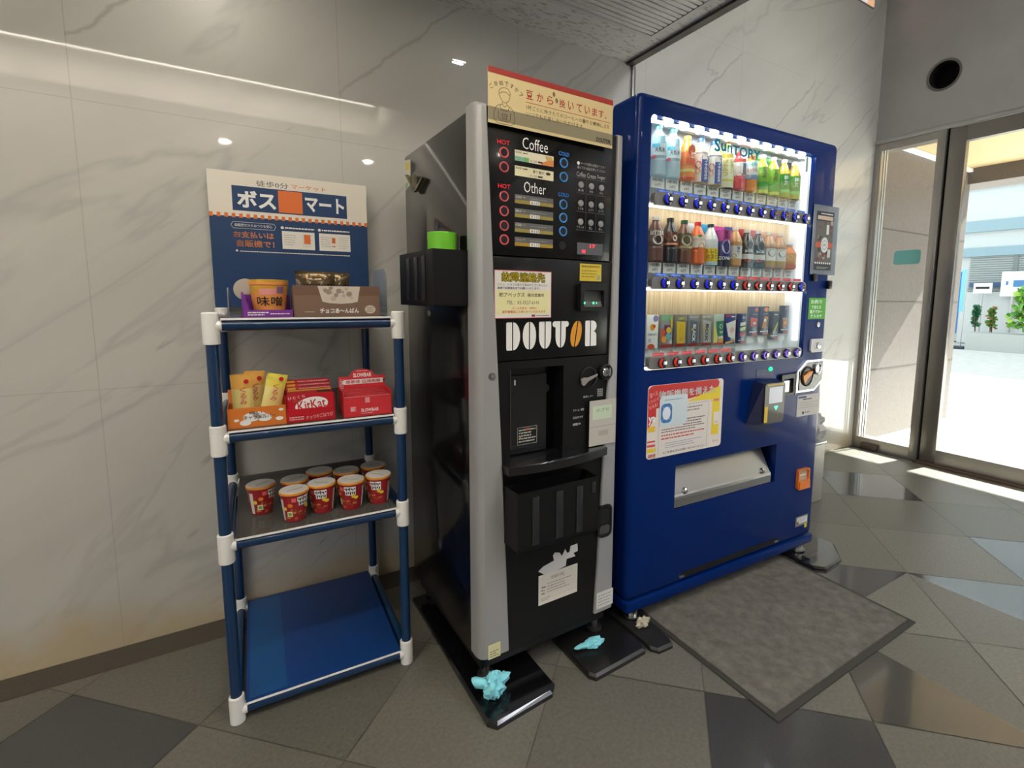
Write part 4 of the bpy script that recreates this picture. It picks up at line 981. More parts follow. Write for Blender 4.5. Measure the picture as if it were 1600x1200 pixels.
    mb = MB(); mb.lathe([(.0145, .006), (.0145, -.004), (.012, -.0065), (.001, -.0068)], CHROME, (.448, -.005, .940), 24, axis='y'); mb.box(.4465, .4495, -.0125, -.0116, .934, .946, BLACK); mb.build('lock_barrel', lk)
    mb = MB(); mb.lathe([(.0115, .004), (.0115, -.001), (.0085, -.002), (.0008, -.0012)], BRUSH, (.044, -.0058, .958), 20, axis='y'); mb.lathe([(.004, 0), (.0035, -.002), (.0005, -.0024)], CHROME, (.044, -.0072, .958), 12, axis='y'); mb.build('trim_screw', o)
    # pale plastic pouch with a small printed card, taped at the right trim
    mb = MB(); mb.box(.383, .492, -.0098, -.0082, .705, .852, mat('bdb9ae', .3, 0, .4)); tg = mb.build('card_pouch', o)
    mb = MB(); mb.rect(.395, .474, .79, .834, -.0102, mat('c3d3b8', .4)); mb.txt('めざせ', .41, .462, .814, .826, -.0105, mat('7a8a74', .5)); mb.rect(.383, .492, .765, .768, -.0101, mat('a8a296', .4)); mb.rect(.42, .46, .735, .752, -.0101, mat('a9a498', .4)); mb.build('card', tg)
    # lower door: handle, torn paper, label, stickers
    mb = MB(); mb.plate(mb.rr(.428, .487, .383, .496, .02), [mb.rr(.433, .481, .392, .49, .017)], -.0085, .02, mat('1a1a1c', .4)); mb.prism(mb.rr(.431, .484, .387, .493, .017), -.0068, .015, mat('050506', .5)); mb.prism(mb.rr(.436, .478, .395, .425, .01), -.0078, -.0066, mat('4a4a4c', .4)); mb.prism(mb.rr(.438, .476, .43, .48, .01), -.0074, -.0066, mat('1c1c1e', .4)); mb.build('door_handle', o)
    mb = MB(); mb.flat([(.203, .334), (.221, .345), (.261, .353), (.257, .371), (.264, .379), (.283, .373), (.291, .36), (.304, .38), (.312, .364), (.321, .365), (.325, .384), (.352, .385), (.354, .359), (.337, .357), (.345, .344), (.31, .344), (.307, .322), (.276, .318), (.225, .317)], .0022, mat('d5d3d0', .6)); mb.build('torn_paper', low, label='torn white remains of a sticker')
    mb = MB(); mb.box(.204, .353, .0012, .0018, .22, .318, mat('dcd6c8', .55)); mb.txt('営業許可証', .25, .30, .296, .306, .0008, mat('6a665e', .5)); mb.fine(.215, .23, .25, .282, .0008, mat('7a766e', .5), 3, 2, .4); mb.fine(.236, .33, .252, .288, .0008, mat('9a968c', .5), 4, 3, .3); mb.fine(.212, .25, .23, .243, .0008, mat('9a968c', .5), 2, 4, .3); mb.rect(.205, .352, .2375, .2382, .0008, mat('b0aca0', .5)); mb.build('permit_label', low)
    mb = MB(); mb.box(.4295, .5, -.0072, -.0064, .133, .19, mat('d5d5d0', .5)); mb.fine(.436, .493, .14, .184, -.0076, mat('a4a4a0', .5), 4, 8, .35); mb.build('white_sticker', o)
    mb = MB(); mb.box(.026, .066, -.0072, -.0064, .116, .161, mat('dfdaa8', .5)); mb.fine(.031, .06, .12, .142, -.0076, mat('8a8864', .5), 3, 5, .4); mb.build('yellow_sticker', o)
    # sticker and torn tape high on the cabinet side
    mb = MB(); mb.M = Matrix.Rotation(-PI / 2, 4, 'Z')   # local x -> distance along -y
    P3 = lambda d, z, e: (.004 - e, d, z)
    mb.M = Matrix.Identity(4)
    mb.poly([P3(.594, 1.655, .0006), P3(.53, 1.645, .0006), P3(.532, 1.60, .0006), P3(.545, 1.56, .0006), P3(.592, 1.55, .0006)], mat('c9c6b4', .5))
    mb.poly([P3(.585, 1.645, .001), P3(.545, 1.638, .001), P3(.545, 1.615, .001), P3(.585, 1.62, .001)], mat('c8b84a', .5)); mb.poly([P3(.59, 1.575, .001), P3(.56, 1.575, .001), P3(.56, 1.555, .001), P3(.59, 1.553, .001)], mat('8fb08c', .5))
    mb.build('side_sticker', o)
    mb = MB(); tp = mat('5d5842', .4)
    for q in ([(.56, 1.597), (.545, 1.596), (.455, 1.527), (.47, 1.524)], [(.49, 1.582), (.475, 1.585), (.462, 1.53), (.478, 1.533)], [(.38, 1.556), (.398, 1.558), (.47, 1.528), (.45, 1.526)]):
        V = [P3(d, z, .002) for d, z in q] + [P3(d, z, .012) for d, z in q]; mb.add(V, [(0, 1, 2, 3), (4, 5, 6, 7), (0, 1, 5, 4), (1, 2, 6, 5), (2, 3, 7, 6), (3, 0, 4, 7)], tp)
    mb.build('torn_tape', o)
coffee()

def ribbed_bin(name, label, loc, rz, w, d, h, ribs, axis='front'):
    o = thing(name, label, 'bin', loc, rz)
    m = mat('0c0c0e', .42, spec=.35); mb = MB(); t = .004
    mb.box(0, w, 0, t, 0, h, m); mb.box(0, w, d - t, d, 0, h, m); mb.box(0, t, t, d - t, 0, h, m); mb.box(w - t, w, t, d - t, 0, h, m); mb.box(0, w, 0, d, 0, t, m)
    if axis == 'side': mb.box(t, w - t, t, d - t, h - .004, h, m)
    mb.build('body', o)
    mb = MB(); rm = mat('242427', .35)
    for (u0, u1, z0, z1) in ribs:
        if axis == 'front': mb.box(u0 * w, u1 * w, -.003, 0, z0 * h, z1 * h, rm, .001)
        else: mb.box(-.003, 0, u0 * d, u1 * d, z0 * h, z1 * h, rm, .001)
    mb.build('ribs', o)
    return o
ribbed_bin('cup_bin', 'black ribbed bin hooked on the front of the coffee machine below the cup tray', kp(.08, -.0865, .464), KR, .284, .08, .173, [(.16, .24, .08, .9), (.44, .53, .08, .9), (.70, .78, .08, .9), (.9, .95, .72, .92)])
ribbed_bin('cup_bin', 'black ribbed box hooked high on the left side of the coffee machine', kp(-.1005, .05, 1.15), KR, .0995, .288, .152, [(.2, .29, .1, .9), (.42, .51, .1, .9), (.66, .75, .1, .9)], 'side')
o = thing('tape_roll', 'bright green roll standing on the black box at the machine side', 'tape roll', kp(-.048, .115, 1.302), KR)
mb = MB(); gm = mat('6cc02c', .45); mb.lathe([(.036, 0), (.0395, .0), (.0405, .002), (.0405, .047), (.0395, .049), (.036, .049)], gm, n=36); mb.lathe([(.036, .0005), (.036, .0485)], mat('b8a888', .6), n=36); mb.build('roll', o)

# ================================================================== drinks machine
BX, BY, BR = 1.126, -.8045, -.0259
BM = Matrix.Translation((BX, BY, 0)) @ Matrix.Rotation(BR, 4, 'Z')
def bp(x, y, z): return tuple(BM @ Vector((x, y, z)))
BW = 1.102
def drinks():
    o = thing('drinks_machine', 'large blue drinks vending machine with lit display window', 'vending machine', (BX, BY, 0), BR)
    mb = MB(); mb.box(.006, BW - .006, .155, .745, .085, 1.822, BLUEMETAL, .012)
    mb.build('cabinet', o)
    mb = MB(); mb.box(.02, BW - .02, .135, .157, .12, 1.8, BLACK); mb.build('door_gasket', o)
    mb = MB(); R0 = mb.rr
    hole1 = mb.rr(.053, .944, .93, 1.766, .012); hole2 = mb.rr(.219, .803, .40, .566, .004)
    ring = [(R0(.022, BW - .022, .118, 1.812, .012), 0), (R0(.010, BW - .010, .106, 1.821, .016), .003), (R0(.003, BW - .003, .1005, 1.8275, .019), .010), (R0(0, BW, .0984, 1.83, .022), .024)]
    mb.plate(R0(0, BW, .0984, 1.83, .022), [hole1, hole2], 0, .135, BLUEMETAL, ring); door = mb.build('door', o, sharp=.7)
    mb = MB(); mb.box(.0, BW, -.006, .12, .058, .097, BLUEMETAL, .004); mb.build('kick_plate', o)
    for x in (.055, BW - .055):
        for y in (.03, .66):
            mb = MB(); mb.cyl((x, y, .016), (x, y, .062), .022, STEEL); mb.cyl((x, y, .0215), (x, y, .028), .032, STEEL); mb.build('foot', o)
    # display recess
    white = mat('f4f6f8', .4); wd = wood('display_wood'); E_LED = emitter('display_led', 'f4faff', 80.)
    mb = MB(); yb = .075
    mb.box(.045, .955, yb, yb + .004, .92, 1.775, white)
    mb.box(.06, .935, yb - .002, yb, .93, 1.245, wd); mb.box(.06, .935, yb - .002, yb, 1.245, 1.52, wd)
    mb.box(.05, .9, yb - .004, yb - .001, 1.52, 1.766, white); mb.box(.05, .9, yb - .004, yb - .001, .94, 1.02, white); mb.box(.05, .9, yb - .004, yb - .001, 1.235, 1.3, white)
    mb.box(.049, .053, .02, yb, .93, 1.766, white); mb.box(.049, .949, .02, yb, 1.766, 1.77, white); mb.box(.049, .949, .02, yb, .926, .93, mat('b8bcc0', .3))
    mb.poly([(.944, .02, .93), (.90, yb, .93), (.90, yb, 1.766), (.944, .02, 1.766)], white); mb.box(.944, .948, .02, yb, .93, 1.766, white)
    E_ROW = emitter('row_light', 'fff4e6', 10.)
    disp = mb.build('display_case', o)
    mb = MB(); mb.box(.912, .934, .022, .034, 1.0, 1.70, emitter('side_tube', 'eef4ff', 1.6)); mb.cyl((.923, .03, 1.70), (.923, .03, 1.76), .004, STEEL); mb.build('side_light', disp)
    mb = MB(); mb.box(.054, .943, .03, .05, 1.753, 1.766, white)
    for i in range(12):
        x = .075 + i * .0735; mb.disc(x, 0, .0, 0, white) if False else None
        mb.cyl((x, .03, 1.7645), (x, .03, 1.7525), .02, E_LED, r1=.006, n=14)
    mb.build('light_row', disp)
    mb = MB(); mb.box(.053, .944, .0105, .013, .93, 1.766, GLASS); mb.build('display_glass', o)
    mb = MB(); te = mat('2c8f9c', .4)
    te = mat('117c90', .5, 0, 0, 0, .1); mb.txt('S', .356, .388, 1.698, 1.742, .0098, te, .03); mb.txt('u', .391, .420, 1.704, 1.731, .0098, te, .03); mb.txt('n', .424, .450, 1.704, 1.731, .0098, te, .03); mb.txt('TORY', .453, .608, 1.699, 1.734, .0098, te, .025)
    mb.build('glass_lettering', o)
    # shelves with rows of push buttons
    stm = mat('7c7b7a', .35, .3)
    cols = dict(b='1a24d8', r='c02a18', p='5a22d0')
    rows = (('bbbbbbbbbbbb', 1.505, 'bbbbbbbbbbbb'), ('bbbbbbrrrrrb', 1.228, 'bbbbbbrrrrrr'), ('rrrrrrpppppp', .953, 'rrrrrr      '))
    for ri, (cl, zc, hot) in enumerate(rows):
        mb = MB(); mb.prism(mb.rr(.070, .925, zc - .021, zc + .021, .016), -.006, .0135, stm, True); mb.box(.06, .93, .013, .07, zc - .014, zc - .008, white)
        st = mb.build('button_strip', o)
        mb = MB(); mb.box(.07, .93, .0145, .0225, zc - .0245, zc - .0155, E_ROW); mb.build('shelf_light', st)
        mb = MB()
        for i, c in enumerate(hot):
            if c == ' ': continue
            x = .128 + i * .0691 - .004
            mb.rect(x - .027, x + .027, zc + .023, zc + .034, .0095, mat('2f6fe0' if c == 'b' else 'e0303a', .4)); mb.txt('つめた～い' if c == 'b' else 'あたたか～い', x - .024, x + .024, zc + .0255, zc + .0315, .0092, WHITEP)
        mb.build('temperature_tags', st)
        for i, c in enumerate(cl):
            x = .128 + i * .0691
            mb = MB(); cm = mat(cols[c], .15, 0, .6, .35); mb.lathe([(.0195, .0), (.0195, -.004), (.0175, -.0085), (.011, -.011), (.0005, -.0118)], mat('14141c', .15, 0, .6), (x, -.006, zc), 24, axis='y')
            P = [(x + .0125 * math.cos(a) - .004, -.0168, zc + .0135 * math.sin(a)) for a in [PI / 2 + PI * k / 10 for k in range(11)]]
            Q = [(x + .0185 * math.cos(a), -.0125, zc + .0185 * math.sin(a)) for a in [PI / 2 + PI * k / 10 for k in range(11)]]
            for k in range(10): mb.poly([P[k], Q[k], Q[k + 1], P[k + 1]], cm)
            mb.poly(P, cm)
            tx = '60' if ri == 0 else ('60' if i < 3 else '70' if i < 6 else '60') if ri == 1 else ('110' if i < 6 else '120')
            if (ri, i) in ((0, 8), (0, 9), (1, 11)): mb.rect(x, x + .012, zc, zc + .002, -.0182, mat('e03a3a', .4, 0, 0, .8))
            else: mb.txt(tx, x - .001, x + .0125, zc - .005, zc + .007, -.0182, mat('fafaff', .4, 0, 0, 1.1), .03)
            mb.build('button', st)
    # poster window on the door front
    mb = MB(); y = -.0012
    P = mb.rr(.074, .452, .612, .875, .014)
    mb.prism(P, y, .0005, mat('e6ded4', .4)); y -= .0004
    rd = mat('c8302e', .4); ye = mat('e8cf2c', .4); sil = mat('c9c4bc', .5)
    mb.flat([(.076, .72), (.11, .76), (.16, .8), (.42, .83), (.43, .862), (.42, .874), (.09, .874), (.075, .862)], y, rd)
    mb.flat([(.23, .795), (.42, .845), (.437, .845), (.435, .66), (.395, .66), (.395, .79), (.24, .79)], y - .0002, ye)
    mb.fat('物販機能を備えた', .125, .405, .824, .852, y - .0004, WHITEP, .0008)
    mb.txt('選べる', .08, .118, .835, .852, y - .0004, mat('e8a0a0', .4), .01, rot=.25); mb.txt('どれも便利', .08, .125, .815, .829, y - .0004, mat('e8a0a0', .4), .01, rot=.25); mb.txt('使える！', .08, .12, .796, .809, y - .0004, mat('f0d0c8', .4), .01, rot=.25)
    mb.txt('ya', .078, .112, .735, .765, y - .0004, WHITEP, .03); mb.rect(.078, .11, .71, .73, y - .0003, mat('e8c030', .4))
    for a, b in ((.672, .678), (.656, .664)): mb.rect(.076, .112, a, b, y - .0002, mat('d85048', .4))
    mb.rect(.076, .115, .636, .65, y - .0002, ye); mb.txt('自販機', .082, .118, .616, .63, y - .0002, mat('d84a40', .4), .03)
    mb.txt('マート', .405, .435, .628, .64, y - .0004, mat('d84a40', .4), .02); mb.rect(.405, .435, .70, .748, y - .0005, mat('e8e2d8', .5)); mb.txt('対応', .412, .43, .705, .712, y - .0007, rd)
    mb.rect(.402, .43, .79, .80, y - .0005, mat('e07a70', .4))
    pw = door
    mb.build('poster', o)
    mb = MB(); y = -.0026
    mb.flat([(.115, .612), (.382, .613), (.386, .80), (.22, .803), (.112, .792)], y, mat('e2dad2', .5)); y -= .0003
    bd = mat('a8a8b0', .5)
    for q in (((.128, .613), (.126, .79)), ((.37, .613), (.374, .795)), ((.126, .79), (.374, .795))): mb.line(*q[0], *q[1], .0015, y, bd)
    mb.fine(.262, .34, .765, .787, y, mat('8f8b88', .5), 2, 1, .45); mb.fine(.245, .358, .715, .745, y, mat('4a4644', .5), 3, 2, .35)
    mb.fine(.14, .355, .698, .716, y, mat('5a5654', .5), 2, 3, .35); mb.fine(.14, .355, .672, .696, y, mat('c8554e', .5), 2, 4, .4)
    mb.fine(.16, .34, .64, .664, y, mat('8a96a8', .5), 3, 6, .3); mb.txt('※ご不明な点はお問い合わせください', .15, .36, .622, .631, y, mat('4a4644', .5), .01)
    mb.build('notice_sheet', o)
    mb = MB(); mb.prism(mb.rr(.127, .262, .722, .834, .016), -.0046, -.0031, mat('cfdde0', .4)); y = -.005
    mb.prism(mb.rr(.133, .186, .736, .806, .018), y, -.0045, mat('3f78b8', .4)); mb.disc(.1595, .771, .019, y - .0003, mat('dfe8ec', .4), 24, .024)
    for a in (45, 135, 225, 315): 
        c_, s_ = math.cos(math.radians(a)), math.sin(math.radians(a)); mb.line(.1595 + .018 * c_, .771 + .024 * s_, .1595 + .026 * c_, .771 + .035 * s_, .0012, y - .0003, mat('cfdde0', .4))
    mb.fine(.15, .235, .815, .822, y + .0002, mat('7fa0b8', .5), 1, 3, .5)
    mb.build('round_badge_sticker', o)
    # delivery slot with steel flap
    mb = MB(); mb.box(.212, .81, .12, .124, .39, .58, BLACK); mb.box(.212, .219, .02, .12, .39, .57, BLUEDARK); mb.box(.803, .81, .02, .12, .39, .57, BLACK); mb.box(.212, .81, .02, .12, .566, .572, BLUEDARK); mb.box(.212, .81, .02, .12, .394, .40, BRUSH)
    sl = mb.build('delivery_slot', o)
    fl = bpy.data.materials.new('worn_flap'); fl.use_nodes = True; N, L, b = nodes(fl); b.inputs['Metallic'].default_value = .9; b.inputs['Roughness'].default_value = .3; b.inputs['Base Color'].default_value = col('a4a4a2')
    mb = MB(); V = []
    prof = [(.078, .566), (.012, .448), (.006, .442), (.004, .432), (.004, .402), (.012, .402)]
    for x in (.222, .782): V += [(x, a, z) for a, z in prof]
    n = len(prof); mb.add(V, [(i, i + 1, i + 1 + n, i + n) for i in range(n - 1)], fl); mb.add(V, [tuple(range(n - 1, -1, -1)), tuple(range(n, 2 * n))], fl)
    fp = mb.build('flap', sl)
    for x in (.285, .735):
        mb = MB(); mb.lathe([(.011, .006), (.011, -.004), (.007, -.008), (.0005, -.009)], CHROME, (x, .012, .456), 16, axis='y'); mb.build('flap_screw', sl)
    # return cup, label, vent slot
    mb = MB(); oc = clear('orange_plastic', 'f0a050', rough=.1, alpha=.55, body='e07a1c')
    mb.plate(mb.rr(.955, 1.04, .335, .427, .012), [mb.rr(.964, 1.032, .37, .42, .008)], -.012, .001, mat('d9741e', .3, 0, .4)); mb.prism(mb.rr(.965, 1.031, .371, .419, .007), -.004, -.002, mat('c9b49a', .25, .3)); mb.rect(.972, 1.02, .395, .40, -.0045, mat('eadcc8', .4))
    mb.prism([(.958, .336), (1.037, .336), (1.034, .372), (.962, .372)], -.018, -.011, mat('e07a1c', .3, 0, .4)); mb.build('return_cup', o)
    mb = MB(); mb.box(.975, 1.064, -.0008, .001, .155, .2, mat('8a8578', .5)); mb.rect(.985, 1.058, .165, .194, -.0012, mat('dfe0dc', .5)); mb.fine(.99, 1.05, .17, .19, -.0016, mat('7a8a9a', .5), 3, 2, .3); mb.rect(.985, .995, .165, .175, -.0016, INK); mb.rect(1.04, 1.058, .138, .16, -.0016, mat('cfc81e', .5)); mb.build('rating_label', o)
    mb = MB(); mb.box(.265, .85, -.001, .004, .115, .138, mat('08080b', .6))
    for x in (.272, .84): mb.box(x - .012, x + .012, -.004, .001, .118, .126, STEEL, .001)
    mb.build('vent_slot', o)
    # payment gear
    mb = MB(); V = [(.595, 0, .675), (.765, 0, .675), (.765, 0, .85), (.632, 0, .85), (.62, -.052, .682), (.752, -.052, .682), (.752, -.05, .845), (.635, -.046, .845)]
    mb.add(V, [(4, 5, 6, 7), (0, 4, 7, 3), (1, 2, 6, 5), (3, 7, 6, 2), (0, 1, 5, 4)], mat('0c1a44', .3, 0, .4)); nf = mb.build('card_reader', o)
    mb = MB(); mb.prism(mb.rr(.626, .75, .684, .846, .012), -.0585, -.0515, mat('2b2622', .35, 0, .3)); mb.rect(.652, .736, .765, .83, -.0588, mat('8f93a4', .2, 0, .5, .12)); mb.rect(.628, .648, .69, .755, -.0588, mat('d9b820', .4)); mb.rect(.64, .74, .836, .842, -.0588, mat('c9a824', .4))
    mb.flat([(.686, .752), (.712, .752), (.699, .735)], -.0588, mat('3cffa0', .4, 0, 0, 2.)); mb.ring(.698, .712, .016, .018, -.0588, mat('4a433c', .4)); mb.build('reader_face', nf)
    mb = MB(); mb.box(.642, .752, -.0015, .001, .861, .893, mat('0a1c52', .35)); mb.fine(.65, .70, .866, .876, -.0018, mat('5a6aa0', .5), 1, 2); e = mb.build('lamp_plate', o)
    mb = MB(); mb.ball((.729, -.002, .8925), .0115, mat('18e878', .3, 0, 0, 2.4), 1, .4, .75); mb.build('green_lamp', e)
    mb = MB(); mb.plate(mb.rr(.792, .888, .776, .864, .006), [mb.rr(.804, .872, .784, .846, .004)], -.014, .001, mat('141416', .35)); mb.prism([(.804, .784), (.872, .784), (.868, .835), (.81, .835)], -.004, 0.0005, STEEL); mb.box(.884, .892, -.016, .0, .772, .868, STEEL, .002); mb.build('note_slot', o)
    mb = MB(); oct_ = [(.905, .778), (1.03, .778), (1.092, .822), (1.092, .915), (.965, .915), (.905, .872)]
    ins = [(.998 + (a - .998) * .88, .846 + (b - .846) * .88) for a, b in oct_]
    mb.prism(oct_, -.008, .001, CHROME); mb.prism(ins, -.011, -.0075, mat('17140f', .25, 0, .4)); cm = mb.build('coin_unit', o)
    mb = MB(); mb.lathe([(.044, 0), (.044, -.003), (.038, -.005), (.036, -.001), (.001, -.001)], mat('262320', .3, .3), (.968, -.011, .846), 28, axis='y'); mb.build('coin_dish', cm)
    mb = MB(); mb.prism([(.932, .838), (.94, .82), (.95, .822), (.958, .835), (.985, .85), (.997, .868), (.975, .866), (.95, .856), (.93, .85)], -.02, -.011, mat('e08a1e', .35)); mb.build('return_lever', cm)
    mb = MB(); mb.lathe([(.026, 0), (.026, -.007), (.02, -.009), (.019, -.004), (.001, -.004)], CHROME, (1.035, -.011, .876), 24, axis='y'); mb.build('coin_lock', cm)
    mb = MB(); mb.flat([(.925, .668), (1.09, .667), (1.09, .762), (.925, .763)], -.0012, mat('bdb8b2', .45)); mb.rect(.932, .99, .748, .757, -.0016, mat('3a4a78', .5)); mb.fine(.965, 1.03, .738, .746, -.0016, INK, 1, 2, .6); mb.fine(.935, 1.08, .70, .732, -.0016, mat('9a948e', .5), 3, 3, .25); mb.rect(.965, .978, .676, .688, -.0016, INK); mb.fine(.985, 1.02, .678, .688, -.0016, mat('6a645e', .5), 1, 5); mb.build('notice_card', o)
    # right column: clear poster holder, green sticker, cup, lock
    mb = MB(); mb.box(.944, 1.124, -.008, -.006, 1.282, 1.571, ACRYL); mb.box(.947, 1.121, -.006, -.004, 1.284, 1.569, mat('a9a7a4', .5)); ph = mb.build('poster_holder', o)
    mb = MB(); y = -.0084; x0, x1, a, b = .965, 1.088, 1.302, 1.545
    mb.rect(x0, x1, a, b, y, mat('5f5a55', .4)); y -= .0003; dk = mat('1a1c24', .4)
    mb.rect(x0, x1, b - .04, b, y, dk); mb.rect(x0 + .006, x1 - .006, b - .034, b - .018, y - .0002, mat('c9b09a', .5)); mb.fine(x0 + .03, x1 - .01, b - .013, b - .005, y - .0002, WHITEP, 1, 4)
    mb.rect(x0, x1, a + .094, a + .116, y, mat('c4562a', .4)); mb.rect(x0, x1, a, a + .026, y, dk); mb.fine(x0 + .02, x1 - .02, a + .004, a + .014, y - .0002, mat('a8a4a0', .5), 2, 3)
    for k in range(8): mb.disc(x0 + .008 + k * .0152, a + .029, .0045, y - .0003, WHITEP, 8)
    r = random.Random(5)
    for k in range(26):
        px, pz = r.uniform(x0 + .008, x1 - .012), r.choice((r.uniform(a + .04, a + .085), r.uniform(a + .125, a + .2))); w, h = r.uniform(.006, .02), r.uniform(.008, .022)
        mb.rect(px - w / 2, px + w / 2, pz - h / 2, pz + h / 2, y - .0001 - k * .00001, mat(['7a3f24', '2f2a2c', '8b7a66', 'a89c90', '4a4a5a', '6a2f2a'][k % 6], .45))
    mb.disc(.5 * (x0 + x1) + .004, a + .105, .026, y - .0006, mat('d3d6d2', .4), 24, .032); mb.ring(.5 * (x0 + x1) + .004, a + .105, .017, .0185, y - .0008, INK); mb.fine(x0 + .055, x0 + .076, a + .1, a + .11, y - .0008, INK, 2, 5)
    mb.rect(x1 - .05, x1 - .032, a + .15, a + .19, y - .0006, mat('d3d6d2', .4)); mb.rect(x1 - .034, x1 - .012, a + .055, a + .088, y - .0006, mat('c9c6c2', .4))
    mb.build('poster_card', ph)
    mb = MB(); 
    for x, z in ((.98, 1.27), (1.09, 1.243)): mb.box(x - .014, x + .014, -.014, .0, z - .016, z + .016, mat('101012', .4), .004)
    mb.build('holder_clip', ph)
    mb = MB(); mb.rect(.961, 1.085, 1.092, 1.183, -.0012, mat('4aa81e', .45)); gl = mat('e8f4e0', .5)
    mb.txt('お釣り', .975, 1.055, 1.158, 1.176, -.0016, gl, .02); mb.txt('で当たる', .98, 1.05, 1.136, 1.152, -.0016, gl, .02); mb.txt('電子マネー', .972, 1.06, 1.116, 1.131, -.0016, gl, .02); mb.txt('使えます', .978, 1.06, 1.098, 1.112, -.0016, gl, .02); mb.build('green_sticker', o)
    mb = MB(); mb.prism(mb.rr(.988, 1.086, .948, 1.006, .012), -.008, .001, mat('d3d3d0', .35)); mb.lathe([(.014, 0), (.014, -.005), (.001, -.006)], STEEL, (1.04, -.008, .977), 20, axis='y'); mb.ring(1.02, .977, .012, .0145, -.0084, mat('9a9a98', .4)); mb.build('key_plate', o)
    mb = MB(); mb.lathe([(.012, .002), (.011, -.003), (.001, -.0035)], STEEL, (1.04, 0, 1.068), 16, axis='y'); mb.build('cam_lock', o)
    mb = MB(); mb.box(1.075, 1.1, -.016, .0, 1.222, 1.256, BLACK, .004); mb.build('door_latch', o)
drinks()

# ---- sample drinks and snacks: every one stands on its own inside the lit window
def bottle(nm, lab, row, i, body, cap, w=.045, h=.155, neck='pet', band=None, art=None, card=None, cat='drink sample', grp=None, note=None, shape=None):
    x = .123 + .0676 * i; zb = {0: 1.585, 1: 1.300, 2: 1.002}[row]
    o = thing(nm, lab, cat, bp(x, .0425, zb), BR, grp)
    w *= 1.16; r = w / 2; mb = MB()
    if neck == 'can': prof = [(r * .86, 0), (r, .006), (r, h - .012), (r * .84, h - .003), (r * .86, h - .002), (r * .8, h - .003)]
    elif neck == 'tall': prof = [(r * .9, 0), (r, .004), (r, h * .60), (r * .92, h * .67), (r * .42, h * .88), (r * .38, h * .93)]
    else: prof = [(r * .86, 0), (r * .98, .005), (r * .98, h * .30), (r * .93, h * .34), (r * .98, h * .38), (r * .98, h * .62), (r * .85, h * .70), (r * .42, h * .88), (r * .38, h * .93)]
    mb.lathe(prof, body, n=24); mb.build('bottle' if neck != 'can' else 'can', o)
    if neck != 'can':
        mb = MB(); mb.lathe([(r * .42, h * .915), (r * .43, h * .925), (r * .43, h * .995), (r * .38, h)], cap, n=20); mb.build('cap', o)
    mb = MB()
    def on(a, z, e=.0006): a -= .5; return ((r + e) * math.sin(a), -(r + e) * math.cos(a), z)
    def patch(a0, a1, z0, z1, m, e=.0006, n=6):
        for k in range(n):
            p, q = a0 + (a1 - a0) * k / n, a0 + (a1 - a0) * (k + 1) / n; mb.poly([on(p, z0, e), on(q, z0, e), on(q, z1, e), on(p, z1, e)], m)
    def tx(t, a0, a1, z0, z1, m, b=.02, e=.0014):
        vs, fs, _ = text2d(t, b); mb.add([on(a0 + (a1 - a0) * u, z0 + (z1 - z0) * v, e) for u, v in vs], fs, m)
    if band:
        for (z0, z1, m) in band: mb.lathe([(r + .0004, z0), (r + .0004, z1)], m, n=24)
    if art:
        for a in art:
            if a[0] == 'p': patch(*a[1:])
            elif a[0] == 't': tx(*a[1:])
            elif a[0] == 'v':
                t = a[1]; hh = (a[5] - a[4]) / len(t)
                for k, ch in enumerate(t): tx(ch, a[2], a[3], a[5] - (k + .95) * hh, a[5] - (k + .05) * hh, a[6], .03, .0016)
            elif a[0] == 'd':
                _, ca, cz, ra, rz_, m = a[:6]; e = a[6] if len(a) > 6 else .001
                mb.poly([on(ca + ra * math.cos(2 * PI * k / 16), cz + rz_ * math.sin(2 * PI * k / 16), e) for k in range(16)], m)
    if mb.v: mb.build('label', o)
    if card:
        mb = MB(); mb.box(-.0325, .0325, .0245, .0255, card[1], card[2], card[0]); mb.build('back_card', o)
    mb = MB(); pm = {0: -.034, 1: -.034}.get(row, -.02)
    mb.box(-.029, .029, -.003, -.001, -.036, -.001, WHITEP)
    if row < 2:
        t = note or 'お買い得品'
        mb.txt(t, -.024, .022, -.013, -.004, -.0034, mat('6a6660', .5), .01) if card is None else mb.fine(-.02, .02, -.016, -.005, -.0034, mat('8a8680', .5), 2, i)
        mb.txt('60円', -.012, .014, -.03, -.019, -.0034, mat('8a6660', .5), .01)
    mb.build('price_card', o)
    return o
K_ = lambda h, r=.25: mat(h, r, 0, .3)
WHt = WHITEP
def clearbottle(h): return clear('water_bottle_' + h, 'e6f4fb', rough=.05, alpha=.55, body=h)
wb = clearbottle('d5ecf7')
def water(i, lab):
    return bottle('water_bottle', lab, 0, i, wb, K_('5cc3dc'), .047, .168, band=[(.066, .105, K_('dff2f8'))],
        art=[('t', '天然水', -.6, .7, .076, .092, mat('3a4a66', .5)), ('p', -1.0, .0, .093, .104, K_('5cc0e0'), .0009), ('d', -.75, .062, .28, .006, K_('e05a66')), ('p', -1., 1., .106, .128, K_('b8e4f2'), .0004)], grp='water bottles on the top row')
water(0, 'clear water bottle with a pale blue cap at the left end of the top row'); water(1, 'clear water bottle with a pale blue cap, second from the left on the top row')
bottle('tea_bottle', 'orange tea bottle with a yellow cap on the top row', 0, 2, K_('ee8a22'), K_('e8d24a'), .05, .155, band=[(.052, .098, K_('e8762a')), (.03, .04, K_('e8d27a'))], art=[('d', .35, .1, .5, .02, K_('d84a1c')), ('p', -.4, .9, .056, .076, K_('d8541c'), .0009), ('t', '紅茶', .2, .9, .074, .095, WHt), ('p', -1., 1., .004, .012, K_('d8481c'), .0008)])
